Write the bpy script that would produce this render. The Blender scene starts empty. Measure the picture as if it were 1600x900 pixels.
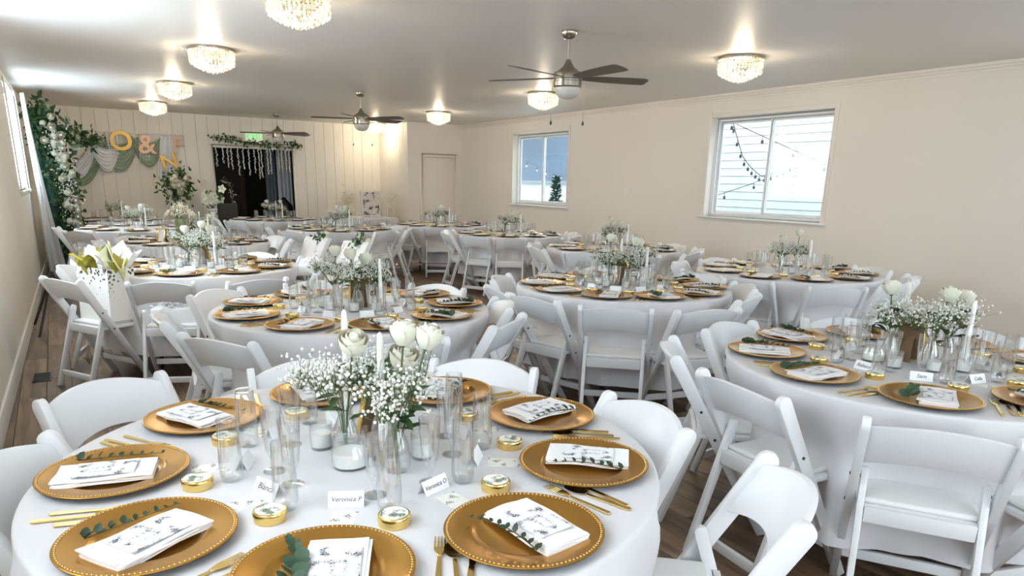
import bpy, bmesh, math, random
from math import sin, cos, pi, radians, sqrt, atan2, degrees, hypot
from mathutils import Vector, Matrix
random.seed(7)
sc = bpy.context.scene
COL = sc.collection

# ------------------------------------------------------------------ camera
CAM_H = 1.46
def camera():
    f, pitch, roll, yaw = 1090.0, math.atan(313/1090), math.atan(.0206), radians(32.648)
    fw = Vector((sin(yaw)*cos(pitch), cos(yaw)*cos(pitch), -sin(pitch)))
    rt = Vector((cos(yaw), -sin(yaw), 0)); dn = fw.cross(rt)
    r = rt*cos(roll) - dn*sin(roll); d = rt*sin(roll) + dn*cos(roll)
    cd = bpy.data.cameras.new('camera'); cam = bpy.data.objects.new('camera', cd); COL.objects.link(cam)
    m = Matrix((r, -d, -fw)).transposed().to_4x4(); m.translation = (0, 0, CAM_H)
    cam.matrix_world = m
    cd.sensor_width = 36; cd.lens = f*36/1600; cd.shift_y = 150/1600
    cd.clip_start = .02; cd.clip_end = 300
    sc.camera = cam
    return r, d, fw
CR, CDN, CF = camera()
def project(p):
    v = Vector(p) - Vector((0, 0, CAM_H)); z = v.dot(CF)
    if z < .05: return None
    return 800+1090*v.dot(CR)/z, 600+1090*v.dot(CDN)/z, z

# ------------------------------------------------------------------ world, daylight, exposure
sc.view_settings.view_transform = 'Standard'; sc.view_settings.look = 'None'
sc.view_settings.gamma = 1; sc.view_settings.use_curve_mapping = False
sc.view_settings.exposure = 0.68
sc.cycles.transparent_max_bounces = 32
sc.cycles.max_bounces = 8; sc.cycles.diffuse_bounces = 5
W = bpy.data.worlds.new('sky'); sc.world = W; W.use_nodes = True
W.node_tree.nodes['Background'].inputs[0].default_value = (.80, .90, 1.0, 1)
W.node_tree.nodes['Background'].inputs[1].default_value = 4.0
def window_light(name, loc, rot, sx, sy, power, color):
    l = bpy.data.lights.new(name, 'AREA'); l.shape = 'RECTANGLE'; l.size = sx; l.size_y = sy
    l.energy = power; l.color = color
    o = bpy.data.objects.new(name, l); COL.objects.link(o); o.location = loc; o.rotation_euler = rot
    if power == 0: l.cycles.is_portal = True; l.energy = 1
    return o
DAY = (.76, .87, 1.0)
window_light('daylight_front_window', (1.3, -2.52, 1.55), (radians(90), 0, 0), 2.6, 1.6, 8.5, DAY)
window_light('daylight_front_window', (5.2, -2.52, 1.55), (radians(90), 0, 0), 2.6, 1.6, 8.5, DAY)
window_light('daylight_side_window', (7.42, .9, 1.70), (0, radians(90), 0), 1.2, 1.7, 18, DAY)
window_light('daylight_side_window', (7.42, 5.85, 1.70), (0, radians(90), 0), 1.2, 1.7, 0, DAY)
window_light('daylight_side_window', (7.42, 10.65, 1.70), (0, radians(90), 0), 1.2, 1.6, 0, DAY)
window_light('daylight_left_window', (-.478, 11.25, 1.86), (0, radians(-90), 0), 1.15, 1.8, 24, DAY)
window_light('daylight_left_window', (-.68, 1.2, 1.80), (0, radians(-90), 0), 1.15, 1.8, 5, DAY)
window_light('daylight_left_window', (-.46, 5.9, 1.86), (0, radians(-90), 0), 1.15, 1.7, 26, DAY)  # unseen window, added to bring daylight onto the middle tables
CHAND_W = 20.0
WARM = (1.0, .84, .62)

# ------------------------------------------------------------------ materials
def mat(name, color=(.8, .8, .8), rough=.5, metal=0.0, bump=0, bump_scale=200, var=0, var_scale=8, spec=.5, **kw):
    m = bpy.data.materials.new(name); m.use_nodes = True
    nt = m.node_tree; b = nt.nodes['Principled BSDF']
    b.inputs['Base Color'].default_value = (*color, 1); b.inputs['Roughness'].default_value = rough
    b.inputs['Metallic'].default_value = metal; b.inputs['Specular IOR Level'].default_value = spec
    for k, v in kw.items():
        b.inputs[k.replace('_', ' ')].default_value = v
    tc = nt.nodes.new('ShaderNodeTexCoord')
    if var:
        n = nt.nodes.new('ShaderNodeTexNoise'); n.inputs['Scale'].default_value = var_scale; n.inputs['Detail'].default_value = 4
        nt.links.new(tc.outputs['Object'], n.inputs['Vector'])
        mx = nt.nodes.new('ShaderNodeMix'); mx.data_type = 'RGBA'
        mx.inputs[6].default_value = (*[c*(1-var) for c in color], 1); mx.inputs[7].default_value = (*[min(1, c*(1+var)) for c in color], 1)
        nt.links.new(n.outputs['Fac'], mx.inputs[0]); nt.links.new(mx.outputs[2], b.inputs['Base Color'])
    if bump:
        n = nt.nodes.new('ShaderNodeTexNoise'); n.inputs['Scale'].default_value = bump_scale; n.inputs['Detail'].default_value = 3
        nt.links.new(tc.outputs['Object'], n.inputs['Vector'])
        bp = nt.nodes.new('ShaderNodeBump'); bp.inputs['Strength'].default_value = bump; bp.inputs['Distance'].default_value = .01
        nt.links.new(n.outputs['Fac'], bp.inputs['Height']); nt.links.new(bp.outputs['Normal'], b.inputs['Normal'])
    return m
def emit_mat(name, color, strength, mixfac=None):
    m = bpy.data.materials.new(name); m.use_nodes = True
    b = m.node_tree.nodes['Principled BSDF']; b.inputs['Base Color'].default_value = (*color, 1)
    b.inputs['Emission Color'].default_value = (*color, 1); b.inputs['Emission Strength'].default_value = strength
    b.inputs['Roughness'].default_value = .2
    return m
def glass_mat(name, tint=(1, 1, 1), base=.05, edge=.55):
    m = bpy.data.materials.new(name); m.use_nodes = True; nt = m.node_tree
    for n in list(nt.nodes):
        if n.type != 'OUTPUT_MATERIAL': nt.nodes.remove(n)
    out = nt.nodes['Material Output']
    tr = nt.nodes.new('ShaderNodeBsdfTransparent'); tr.inputs[0].default_value = (*tint, 1)
    gl = nt.nodes.new('ShaderNodeBsdfGlossy'); gl.inputs['Roughness'].default_value = .04
    fr = nt.nodes.new('ShaderNodeLayerWeight'); fr.inputs[0].default_value = .25
    mr = nt.nodes.new('ShaderNodeMapRange'); mr.inputs['To Min'].default_value = base; mr.inputs['To Max'].default_value = edge
    mx = nt.nodes.new('ShaderNodeMixShader')
    nt.links.new(fr.outputs['Facing'], mr.inputs['Value']); nt.links.new(mr.outputs[0], mx.inputs[0])
    nt.links.new(tr.outputs[0], mx.inputs[1]); nt.links.new(gl.outputs[0], mx.inputs[2]); nt.links.new(mx.outputs[0], out.inputs[0])
    return m
def wood_mat(name, c1, c2, c3):
    m = bpy.data.materials.new(name); m.use_nodes = True; nt = m.node_tree; b = nt.nodes['Principled BSDF']
    b.inputs['Roughness'].default_value = .42
    tc = nt.nodes.new('ShaderNodeTexCoord'); mp = nt.nodes.new('ShaderNodeMapping'); mp.inputs['Scale'].default_value = (22, 1.6, 1)
    geo = nt.nodes.new('ShaderNodeNewGeometry'); 
    add = nt.nodes.new('ShaderNodeVectorMath'); add.operation = 'ADD'
    mul = nt.nodes.new('ShaderNodeMath'); mul.operation = 'MULTIPLY'; mul.inputs[1].default_value = 37
    oi = nt.nodes.new('ShaderNodeObjectInfo'); sm = nt.nodes.new('ShaderNodeMath'); sm.operation = 'ADD'
    nt.links.new(geo.outputs['Random Per Island'], sm.inputs[0]); nt.links.new(oi.outputs['Random'], sm.inputs[1])
    fr = nt.nodes.new('ShaderNodeMath'); fr.operation = 'FRACT'; nt.links.new(sm.outputs[0], fr.inputs[0])
    nt.links.new(fr.outputs[0], mul.inputs[0]); nt.links.new(geo.outputs['Position'], mp.inputs['Vector'])
    nt.links.new(mp.outputs[0], add.inputs[0]); nt.links.new(mul.outputs[0], add.inputs[1])
    n = nt.nodes.new('ShaderNodeTexNoise'); n.inputs['Scale'].default_value = 1; n.inputs['Detail'].default_value = 6; n.inputs['Distortion'].default_value = .6
    nt.links.new(add.outputs[0], n.inputs['Vector'])
    rp = nt.nodes.new('ShaderNodeValToRGB'); e = rp.color_ramp.elements
    e[0].position = .3; e[0].color = (*c1, 1); e[1].position = .72; e[1].color = (*c3, 1)
    x = e.new(.5); x.color = (*c2, 1)
    nt.links.new(n.outputs['Fac'], rp.inputs[0])
    hs = nt.nodes.new('ShaderNodeHueSaturation'); mr = nt.nodes.new('ShaderNodeMapRange'); mr.inputs['To Min'].default_value = .65; mr.inputs['To Max'].default_value = 1.35
    nt.links.new(fr.outputs[0], mr.inputs['Value']); nt.links.new(mr.outputs[0], hs.inputs['Value']); nt.links.new(rp.outputs[0], hs.inputs['Color'])
    nt.links.new(hs.outputs[0], b.inputs['Base Color'])
    return m
def print_mat(name, paper, ink, scale, thr, seedv=0.0, border=None):
    """paper with clustered floral ink marks (flat print)"""
    m = bpy.data.materials.new(name); m.use_nodes = True; nt = m.node_tree; b = nt.nodes['Principled BSDF']
    b.inputs['Roughness'].default_value = .55
    tc = nt.nodes.new('ShaderNodeTexCoord')
    mp = nt.nodes.new('ShaderNodeMapping'); mp.inputs['Location'].default_value = (seedv, seedv*1.7, 0)
    nt.links.new(tc.outputs['Object'], mp.inputs[0])
    big = nt.nodes.new('ShaderNodeTexNoise'); big.inputs['Scale'].default_value = scale*.16; big.inputs['Detail'].default_value = 0
    vo = nt.nodes.new('ShaderNodeTexNoise'); vo.inputs['Scale'].default_value = scale; vo.inputs['Detail'].default_value = 3; vo.inputs['Distortion'].default_value = 1.5
    nt.links.new(mp.outputs[0], big.inputs['Vector']); nt.links.new(mp.outputs[0], vo.inputs['Vector'])
    mu = nt.nodes.new('ShaderNodeMath'); mu.operation = 'MULTIPLY'; nt.links.new(big.outputs['Fac'], mu.inputs[0]); nt.links.new(vo.outputs['Fac'], mu.inputs[1])
    rp = nt.nodes.new('ShaderNodeValToRGB'); e = rp.color_ramp.elements
    e[0].position = thr; e[0].color = (*paper, 1); e[1].position = thr+.035; e[1].color = (*ink, 1)
    nt.links.new(mu.outputs[0], rp.inputs[0]); nt.links.new(rp.outputs[0], b.inputs['Base Color'])
    return m

M = {}
M['resin'] = mat('white_resin', (.80, .81, .82), .32, bump=.02, bump_scale=60)
M['vinyl'] = mat('white_vinyl', (.82, .82, .81), .45, bump=.05, bump_scale=90)
M['bolt'] = mat('dark_bolt', (.08, .08, .09), .4, .7)
M['cloth'] = mat('white_linen', (.70, .69, .70), .55, bump=.06, bump_scale=700, spec=.25)
M['napkin'] = mat('white_napkin', (.90, .89, .88), .8, bump=.12, bump_scale=400, spec=.2)
M['gold'] = mat('charger_gold', (.50, .255, .045), .27, .80, var=.06, var_scale=14)
M['gold_bead'] = mat('bead_gold', (.80, .55, .22), .25, .8)
M['brass'] = mat('bright_gold', (.86, .62, .22), .18, 1.0)
M['black'] = mat('black', (.02, .02, .022), .5)
M['glass'] = glass_mat('clear_glass', (.985, .99, .99), .05, .70)
M['pane'] = glass_mat('window_glass', (.95, .98, .98), .03, .22)
M['wax'] = mat('white_wax', (.90, .89, .85), .4, Subsurface_Weight=.2)
M['wick'] = mat('wick', (.05, .04, .03), .9)
M['leaf'] = mat('green_leaf', (.045, .105, .03), .45, var=.35, var_scale=40)
M['euca'] = mat('eucalyptus_leaf', (.025, .05, .025), .55, var=.3, var_scale=60)
M['euca2'] = mat('silver_dollar_leaf', (.04, .085, .045), .6, var=.25, var_scale=90)
M['stem'] = mat('green_stem', (.09, .13, .04), .6)
M['twig'] = mat('brown_twig', (.10, .085, .04), .7)
M['petal'] = mat('ivory_petal', (.74, .71, .58), .6, var=.06, var_scale=40, Subsurface_Weight=.15)
M['blossom'] = mat('white_blossom', (.72, .72, .66), .7)
M['cream'] = mat('cream_blossom', (.78, .74, .58), .7)
M['card'] = mat('white_card', (.86, .87, .87), .6)
M['ink'] = mat('black_ink', (.03, .03, .035), .7)
M['menu'] = print_mat('menu_print', (.86, .86, .88), (.06, .06, .07), 260, .30, .3)
M['note'] = print_mat('note_print', (.85, .83, .77), (.10, .12, .09), 300, .33, 2.1)
M['sticker'] = print_mat('tin_sticker_print', (.85, .84, .78), (.10, .15, .08), 330, .285, 1.1)
M['kraft'] = mat('brown_easel_card', (.19, .115, .06), .8)
M['wall'] = mat('cream_wall', (.82, .76, .68), .6, bump=.03, bump_scale=40, var=.025, var_scale=1.2)
M['panel'] = mat('painted_panel', (.83, .79, .71), .55, var=.02, var_scale=2)
M['ceil'] = mat('ceiling_paint', (.82, .79, .75), .46, var=.03, var_scale=.8)
M['trim'] = mat('white_trim', (.82, .80, .75), .4)
M['vinylframe'] = mat('window_vinyl', (.85, .86, .86), .35)
M['plank'] = wood_mat('brown_plank', (.085, .05, .03), (.18, .115, .07), (.29, .20, .13))
M['subfloor'] = mat('dark_joint', (.03, .022, .016), .8)
M['nickel'] = mat('brushed_nickel', (.42, .38, .31), .28, 1.0)
M['blade'] = mat('dark_blade', (.11, .09, .075), .4, var=.2, var_scale=20)
M['opal'] = mat('opal_glass', (.62, .60, .55), .25)
def crystal_mat():
    m = emit_mat('lit_crystal', (1.0, .90, .68), .6); nt = m.node_tree; b = nt.nodes['Principled BSDF']
    g = nt.nodes.new('ShaderNodeNewGeometry'); mr = nt.nodes.new('ShaderNodeMapRange')
    mr.inputs['To Min'].default_value = .05; mr.inputs['To Max'].default_value = .85
    pw = nt.nodes.new('ShaderNodeMath'); pw.operation = 'POWER'; pw.inputs[1].default_value = 1.6
    nt.links.new(g.outputs['Random Per Island'], pw.inputs[0]); nt.links.new(pw.outputs[0], mr.inputs['Value']); nt.links.new(mr.outputs[0], b.inputs['Emission Strength'])
    b.inputs['Base Color'].default_value = (.45, .40, .30, 1); b.inputs['Roughness'].default_value = .1
    return m
M['crystal'] = crystal_mat()
M['bulb_core'] = emit_mat('lamp_bulb', (1.0, .86, .55), 9.0)
M['sage'] = mat('sage_fabric', (.36, .43, .33), .8, bump=.05, bump_scale=300)
M['whitefab'] = mat('white_fabric', (.80, .80, .84), .8, bump=.05, bump_scale=300)
M['sheer'] = mat('sheer_fabric', (.82, .82, .84), .8, Transmission_Weight=0.0, Alpha=.72)
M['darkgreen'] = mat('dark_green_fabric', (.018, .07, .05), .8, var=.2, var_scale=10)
M['goldpaint'] = mat('gold_letter', (.72, .44, .10), .4, .3)
M['rose_gold'] = mat('rose_gold_letter', (.62, .38, .24), .4, .3)
M['olive'] = mat('olive_tissue', (.42, .36, .04), .6, var=.2, var_scale=10)
M['paleolive'] = mat('pale_tissue', (.66, .64, .32), .6)
M['tissue'] = mat('white_tissue', (.88, .88, .88), .6)
M['greenglass'] = mat('green_vase', (.17, .21, .09), .2)
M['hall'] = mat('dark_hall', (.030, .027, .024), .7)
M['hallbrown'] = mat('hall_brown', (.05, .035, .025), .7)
M['greycurtain'] = mat('grey_curtain', (.22, .25, .27), .9)
M['siding'] = mat('white_siding', (.42, .44, .44), .5)
M['siding_gap'] = mat('siding_shadow', (.16, .175, .18), .8)
M['hill'] = mat('blue_hill', (.035, .055, .08), .9, var=.35, var_scale=.12)
M['lawn'] = mat('pale_ground', (.3, .31, .29), .9)
M['conifer'] = mat('conifer', (.02, .05, .035), .8, var=.4, var_scale=8)
M['cord'] = mat('black_cord', (.02, .02, .02), .6)
M['clearbulb'] = glass_mat('clear_bulb', (.95, .95, .9), .12, .6)
M['exit'] = emit_mat('exit_housing', (.70, .78, .55), .28)
M['exitgreen'] = emit_mat('exit_green', (.06, .75, .16), .45)
def dots_mat():
    m = mat('dotted_paper', (.86, .85, .83), .5); nt = m.node_tree; b = nt.nodes['Principled BSDF']
    tc = [n for n in nt.nodes if n.type == 'TEX_COORD'][0]
    vo = nt.nodes.new('ShaderNodeTexVoronoi'); vo.inputs['Scale'].default_value = 36; nt.links.new(tc.outputs['Object'], vo.inputs['Vector'])
    sp = nt.nodes.new('ShaderNodeSeparateXYZ'); nt.links.new(tc.outputs['Object'], sp.inputs[0])
    mr = nt.nodes.new('ShaderNodeMapRange'); mr.inputs['From Min'].default_value = .10; mr.inputs['From Max'].default_value = .36
    mr.inputs['To Min'].default_value = .0; mr.inputs['To Max'].default_value = .40
    nt.links.new(sp.outputs['Z'], mr.inputs['Value'])
    lt = nt.nodes.new('ShaderNodeMath'); lt.operation = 'LESS_THAN'; nt.links.new(vo.outputs['Distance'], lt.inputs[0]); nt.links.new(mr.outputs[0], lt.inputs[1])
    mx = nt.nodes.new('ShaderNodeMix'); mx.data_type = 'RGBA'; mx.inputs[6].default_value = (.86, .84, .80, 1); mx.inputs[7].default_value = (.07, .06, .05, 1)
    nt.links.new(lt.outputs[0], mx.inputs[0]); nt.links.new(mx.outputs[2], b.inputs['Base Color'])
    return m
M['dots'] = dots_mat()
def photo_mat():
    m = mat('photo_print', (.7, .66, .62), .35); nt = m.node_tree; b = nt.nodes['Principled BSDF']
    tc = [n for n in nt.nodes if n.type == 'TEX_COORD'][0]
    n = nt.nodes.new('ShaderNodeTexNoise'); n.inputs['Scale'].default_value = 9; n.inputs['Detail'].default_value = 4; nt.links.new(tc.outputs['Object'], n.inputs['Vector'])
    rp = nt.nodes.new('ShaderNodeValToRGB'); e = rp.color_ramp.elements
    e[0].position = .38; e[0].color = (.05, .045, .045, 1); e[1].position = .5; e[1].color = (.68, .63, .60, 1)
    nt.links.new(n.outputs['Fac'], rp.inputs[0]); nt.links.new(rp.outputs[0], b.inputs['Base Color'])
    return m
M['photo'] = photo_mat()

# ------------------------------------------------------------------ mesh helpers
class MB:
    def __init__(s): s.v = []; s.f = []
    def add(s, vs, fs):
        k = len(s.v); s.v += [tuple(p) for p in vs]; s.f += [tuple(i+k for i in f) for f in fs]
        return s
    def box(s, x0, x1, y0, y1, z0, z1, m=None):
        vs = [Vector((x, y, z)) for z in (z0, z1) for y in (y0, y1) for x in (x0, x1)]
        if m: vs = [m @ p for p in vs]
        return s.add(vs, [(0, 2, 3, 1), (4, 5, 7, 6), (0, 1, 5, 4), (2, 6, 7, 3), (0, 4, 6, 2), (1, 3, 7, 5)])
    def lathe(s, prof, n=24, m=None, cap0=False, cap1=False):
        vs = []; fs = []
        for r, z in prof:
            for i in range(n):
                a = 2*pi*i/n; p = Vector((r*cos(a), r*sin(a), z)); vs.append(m @ p if m else p)
        for j in range(len(prof)-1):
            for i in range(n):
                k = (i+1) % n; fs.append((j*n+i, j*n+k, (j+1)*n+k, (j+1)*n+i))
        if cap0: fs.append(tuple(range(n-1, -1, -1)))
        if cap1: fs.append(tuple((len(prof)-1)*n+i for i in range(n)))
        return s.add(vs, fs)
    def tube(s, pts, rad, n=6, cap=True):
        pts = [Vector(p) for p in pts]; N = len(pts); vs = []; fs = []
        rs = rad if isinstance(rad, (list, tuple)) else [rad]*N
        up = Vector((0, 0, 1))
        for i, p in enumerate(pts):
            t = (pts[min(i+1, N-1)]-pts[max(i-1, 0)]).normalized()
            a = t.cross(up)
            if a.length < 1e-3: a = t.cross(Vector((1, 0, 0)))
            a.normalize(); b = t.cross(a)
            for j in range(n):
                q = 2*pi*j/n; vs.append(p+(a*cos(q)+b*sin(q))*rs[i])
        for i in range(N-1):
            for j in range(n):
                k = (j+1) % n; fs.append((i*n+j, i*n+k, (i+1)*n+k, (i+1)*n+j))
        if cap: fs += [tuple(range(n-1, -1, -1)), tuple((N-1)*n+j for j in range(n))]
        return s.add(vs, fs)
    def octa(s, c, r, rz=None):
        c = Vector(c); rz = rz or r
        vs = [c+Vector(d) for d in ((r, 0, 0), (0, r, 0), (-r, 0, 0), (0, -r, 0), (0, 0, rz), (0, 0, -rz))]
        return s.add(vs, [(0, 1, 4), (1, 2, 4), (2, 3, 4), (3, 0, 4), (1, 0, 5), (2, 1, 5), (3, 2, 5), (0, 3, 5)])
    def ball(s, c, r, n=8, h=5, sz=1):
        prof = [(r*sin(pi*j/h)+1e-5, -r*sz*cos(pi*j/h)) for j in range(h+1)]
        return s.lathe(prof, n, Matrix.Translation(c))
    def leaf(s, p, d, up, L, Wd, fold=.25, rnd=False):
        p = Vector(p); d = Vector(d).normalized(); sd = d.cross(Vector(up))
        if sd.length < 1e-3: sd = d.cross(Vector((1, 0, 0)))
        sd.normalize(); n = sd.cross(d)
        a, b = (.25, .72) if rnd else (.3, .68)
        wa = Wd*.5; wb = Wd*(.46 if rnd else .36)
        vs = [p, p+d*L*a+sd*wa+n*Wd*fold, p+d*L*a, p+d*L*a-sd*wa+n*Wd*fold,
              p+d*L*b+sd*wb+n*Wd*fold*.8, p+d*L*b-n*L*.03, p+d*L*b-sd*wb+n*Wd*fold*.8, p+d*L-n*L*.08]
        return s.add(vs, [(0, 2, 1), (0, 3, 2), (1, 2, 5, 4), (2, 3, 6, 5), (4, 5, 7), (5, 6, 7)])
    def grid(s, fn, nu, nv):
        vs = [fn(i/nu, j/nv) for j in range(nv+1) for i in range(nu+1)]
        return s.add(vs, [(j*(nu+1)+i, j*(nu+1)+i+1, (j+1)*(nu+1)+i+1, (j+1)*(nu+1)+i) for j in range(nv) for i in range(nu)])
    def mesh(s, name, material, smooth=None, bevel=0, bseg=2):
        me = bpy.data.meshes.new(name); me.from_pydata(s.v, [], s.f); me.update()
        if bevel:
            bm = bmesh.new(); bm.from_mesh(me)
            bmesh.ops.remove_doubles(bm, verts=bm.verts, dist=1e-5)
            es = [e for e in bm.edges if e.is_manifold and e.calc_face_angle(0) > radians(35)]
            bmesh.ops.bevel(bm, geom=es, offset=bevel, segments=bseg, profile=.5, affect='EDGES', clamp_overlap=True)
            bm.to_mesh(me); bm.free(); smooth = smooth or 40
        if material: me.materials.append(M[material] if isinstance(material, str) else material)
        if smooth:
            me.shade_smooth()
            if smooth < 180: me.set_sharp_from_angle(angle=radians(smooth))
        return me
def ob(name, data, parent=None, loc=(0, 0, 0), rot=(0, 0, 0), label=None, cat=None, group=None, kind=None, scale=None):
    o = bpy.data.objects.new(name, data); COL.objects.link(o)
    if parent: o.parent = parent
    o.location = loc; o.rotation_euler = rot
    if scale: o.scale = scale
    if label: o['label'] = label
    if cat: o['category'] = cat
    if group: o['group'] = group
    if kind: o['kind'] = kind
    return o
def struct(name, mb, material, parent=None, smooth=None, bevel=0, **k):
    return ob(name, mb.mesh(name, material, smooth, bevel), parent, kind=None if parent else 'structure', **k)
def prism(poly, t, axis='x', off=0):
    """poly: 2d outline; extruded by t about offset along axis. x: poly is (y,z); z: poly is (x,y); y: poly is (x,z)"""
    mb = MB(); n = len(poly)
    def P(q, w):
        return (w, q[0], q[1]) if axis == 'x' else ((q[0], q[1], w) if axis == 'z' else (q[0], w, q[1]))
    vs = [P(q, off-t/2) for q in poly]+[P(q, off+t/2) for q in poly]
    fs = [tuple(range(n-1, -1, -1)), tuple(range(n, 2*n))]+[(i, (i+1) % n, n+(i+1) % n, n+i) for i in range(n)]
    a = sum(poly[i][0]*poly[(i+1) % n][1]-poly[(i+1) % n][0]*poly[i][1] for i in range(n))
    flip = (a < 0) != (axis == 'y')
    if flip: fs = [tuple(reversed(f)) for f in fs]
    return mb.add(vs, fs)
def capsule_poly(p0, p1, w0, w1, round0=True, round1=False, seg=8):
    p0 = Vector(p0); p1 = Vector(p1); d = (p1-p0).normalized(); n = Vector((-d.y, d.x))
    out = []
    if round0:
        for i in range(seg+1):
            a = pi/2+pi*i/seg; out.append(p0+d*cos(a)*w0/2+n*sin(a)*w0/2)
    else: out += [p0+n*w0/2, p0-n*w0/2]
    if round1:
        for i in range(seg+1):
            a = -pi/2+pi*i/seg; out.append(p1+d*cos(a)*w1/2+n*sin(a)*w1/2)
    else: out += [p1-n*w1/2, p1+n*w1/2]
    return [tuple(q) for q in out]
def text_mesh(name, body, size, material, extrude=.0004, shear=0, bold=0):
    cu = bpy.data.curves.new(name, 'FONT'); cu.body = body; cu.size = size; cu.extrude = extrude; cu.shear = shear; cu.offset = bold
    cu.align_x = 'CENTER'; cu.align_y = 'CENTER'; cu.resolution_u = 4
    o = bpy.data.objects.new(name, cu); COL.objects.link(o)
    dg = bpy.context.evaluated_depsgraph_get(); dg.update()
    me = bpy.data.meshes.new_from_object(o.evaluated_get(dg)); me.name = name
    bpy.data.objects.remove(o); bpy.data.curves.remove(cu)
    me.materials.clear(); me.materials.append(M[material]); return me

# ------------------------------------------------------------------ the room
XR, YB, ZC, YF = 7.29, 15.05, 2.60, -2.6
YB2, XA = 13.55, 6.10         # right return wall with the white door
def xl(y): return -.53+.02*y  # left wall line
LA = math.atan(.02)
# floor
fl = struct('floor', MB().box(-1.1, 7.6, YF-.3, 19.2, -.12, -.008), 'subfloor')
PW, PL = .155, 1.22
plank_me = MB().box(-PW/2+.0015, PW/2-.0015, -PL/2+.0015, PL/2-.0015, -.008, 0).mesh('plank', 'plank', bevel=.0012, bseg=1)
cand = []; rest = []
ix = 0
while -1.0+ix*PW < 7.35:
    x = -1.0+ix*PW+PW/2; off = (ix*.4183 % 1)*PL
    y = YF-PL+off
    while y < 15.6:
        cy = y+PL/2; q = project((x, cy, 0))
        (cand if q and -60 < q[0] < 1660 and q[1] < 990 and cy > .4 and x > xl(cy)-.1 and x < 6.9 else rest).append((x, cy))
        y += PL
    ix += 1
cand.sort(key=lambda p: hypot(p[0], p[1]))
for x, y in cand[:300]:
    ob('plank', plank_me, fl, (x, y, 0))
mb = MB()
for x, y in cand[300:]+rest:
    mb.box(x-PW/2+.0015, x+PW/2-.0015, y-PL/2+.0015, y+PL/2-.0015, -.008, 0)
ob('planks', mb.mesh('planks', 'plank'), fl, kind='stuff')
# ceiling
struct('ceiling', MB().box(-1.1, 7.6, YF-.3, 15.4, ZC, ZC+.12), 'ceil')
# right wall with three window openings
WINS = [(-.05, 1.85), (4.98, 6.72), (9.80, 11.50)]; WZ0, WZ1 = 1.10, 2.32
mb = MB(); T = .16
ys = [YF]+[v for w in WINS for v in w]+[YB2]
mb.box(XR, XR+T, YF-.3, YB2+.2, 0, WZ0); mb.box(XR, XR+T, YF-.3, YB2+.2, WZ1, ZC)
for i in range(0, len(ys), 2): mb.box(XR, XR+T, ys[i]-(.3 if i == 0 else 0), ys[i+1]+(.2 if i == 6 else 0), WZ0, WZ1)
struct('wall_right', mb, 'wall')
# left wall (local frame: y along the wall), window openings
ml = Matrix.Translation((-.53, 0, 0)) @ Matrix.Rotation(-LA, 4, 'Z')
LW = [(.3, 2.1), (5.0, 6.8), (10.30, 12.20)]; LZ0, LZ1 = 1.26, 2.46
mb = MB(); ys = [YF-.3]+[v for w in LW for v in w]+[YB+.3]
mb.box(-T, -.012, YF-.3, YB+.3, 0, LZ0, ml); mb.box(-T, -.012, YF-.3, YB+.3, LZ1, ZC, ml)
for i in range(0, len(ys), 2): mb.box(-T, -.012, ys[i], ys[i+1], LZ0, LZ1, ml)
wl = struct('wall_left', mb, 'panel')
def left_panel(y0, y1, z0, z1):
    ob('panel', MB().box(-.012, 0, y0+.004, y1-.004, z0, z1).mesh('panel', 'panel', bevel=.003, bseg=1), wl, (-.53, 0, 0), (0, 0, -LA))
y = 3.6
while y < 14.9:
    y1 = y+.405
    if (y1 > 10.25 and y < 12.25) or (y1 > 4.95 and y < 6.85): left_panel(y, y1, .14, LZ0-.06)
    else: left_panel(y, y1, .14, ZC)
    y = y1
struct('baseboard_left', MB().box(-.002, .016, YF, YB, 0, .14, ml), 'trim', bevel=.004)
struct('baseboard_right', MB().box(XR-.016, XR, YF, YB2, 0, .14), 'trim', bevel=.004)
mb = MB()
for k, (o0, z0) in enumerate(((.022, ZC-.03), (.014, ZC-.055), (.007, ZC-.085))): mb.box(XR-o0, XR, YF, YB2, z0, ZC-(0, .03, .055)[k])
struct('trim_1', mb, 'wall', bevel=.003)
# front wall behind the viewpoint, with two large windows
mb = MB()
mb.box(-1.0, 7.6, YF-.16, YF, 0, .75); mb.box(-1.0, 7.6, YF-.16, YF, 2.35, ZC)
for a, b in ((-1.0, 0), (2.6, 3.9), (6.5, 7.6)): mb.box(a, b, YF-.16, YF, .75, 2.35)
struct('wall_front', mb, 'wall')
# back wall with exit doorway
DX0, DX1, DZ = 2.69, 4.20, 2.02
mb = MB(); mb.box(-.4, DX0, YB, YB+.14, 0, ZC); mb.box(DX1, XA+.14, YB, YB+.14, 0, ZC); mb.box(DX0, DX1, YB, YB+.14, DZ, ZC)
wb = struct('wall_back', mb, 'panel')
x = -.25; bw = .205
while x < XA-.05:
    x1 = min(x+bw, XA)
    def bp(a, b, z0, z1):
        ob('panel', MB().box(a+.003, b-.003, YB-.012, YB, z0, z1).mesh('panel', 'panel', bevel=.003, bseg=1), wb)
    if x1 <= DX0-.06 or x >= DX1+.06: bp(x, x1, 0, ZC)
    else:
        if x < DX0-.07: bp(x, DX0-.06, 0, ZC)
        if x1 > DX1+.07: bp(DX1+.06, x1, 0, ZC)
        a, b = max(x, DX0-.06), min(x1, DX1+.06)
        if b-a > .02: bp(a, b, DZ+.07, ZC)
    x = x1
mb = MB(); mb.box(XA, XA+.12, YB2+.12, YB+.1, 0, ZC)
wa = struct('wall_alcove', mb, 'panel')
for k in range(7):
    ob('panel', MB().box(XA-.012, XA, YB2+k*.21+.003, YB2+k*.21+.207, 0, ZC).mesh('panel', 'panel', bevel=.003, bseg=1), wa)
mb = MB(); D2a, D2b, D2z = 6.41, 7.14, 1.95
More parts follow.
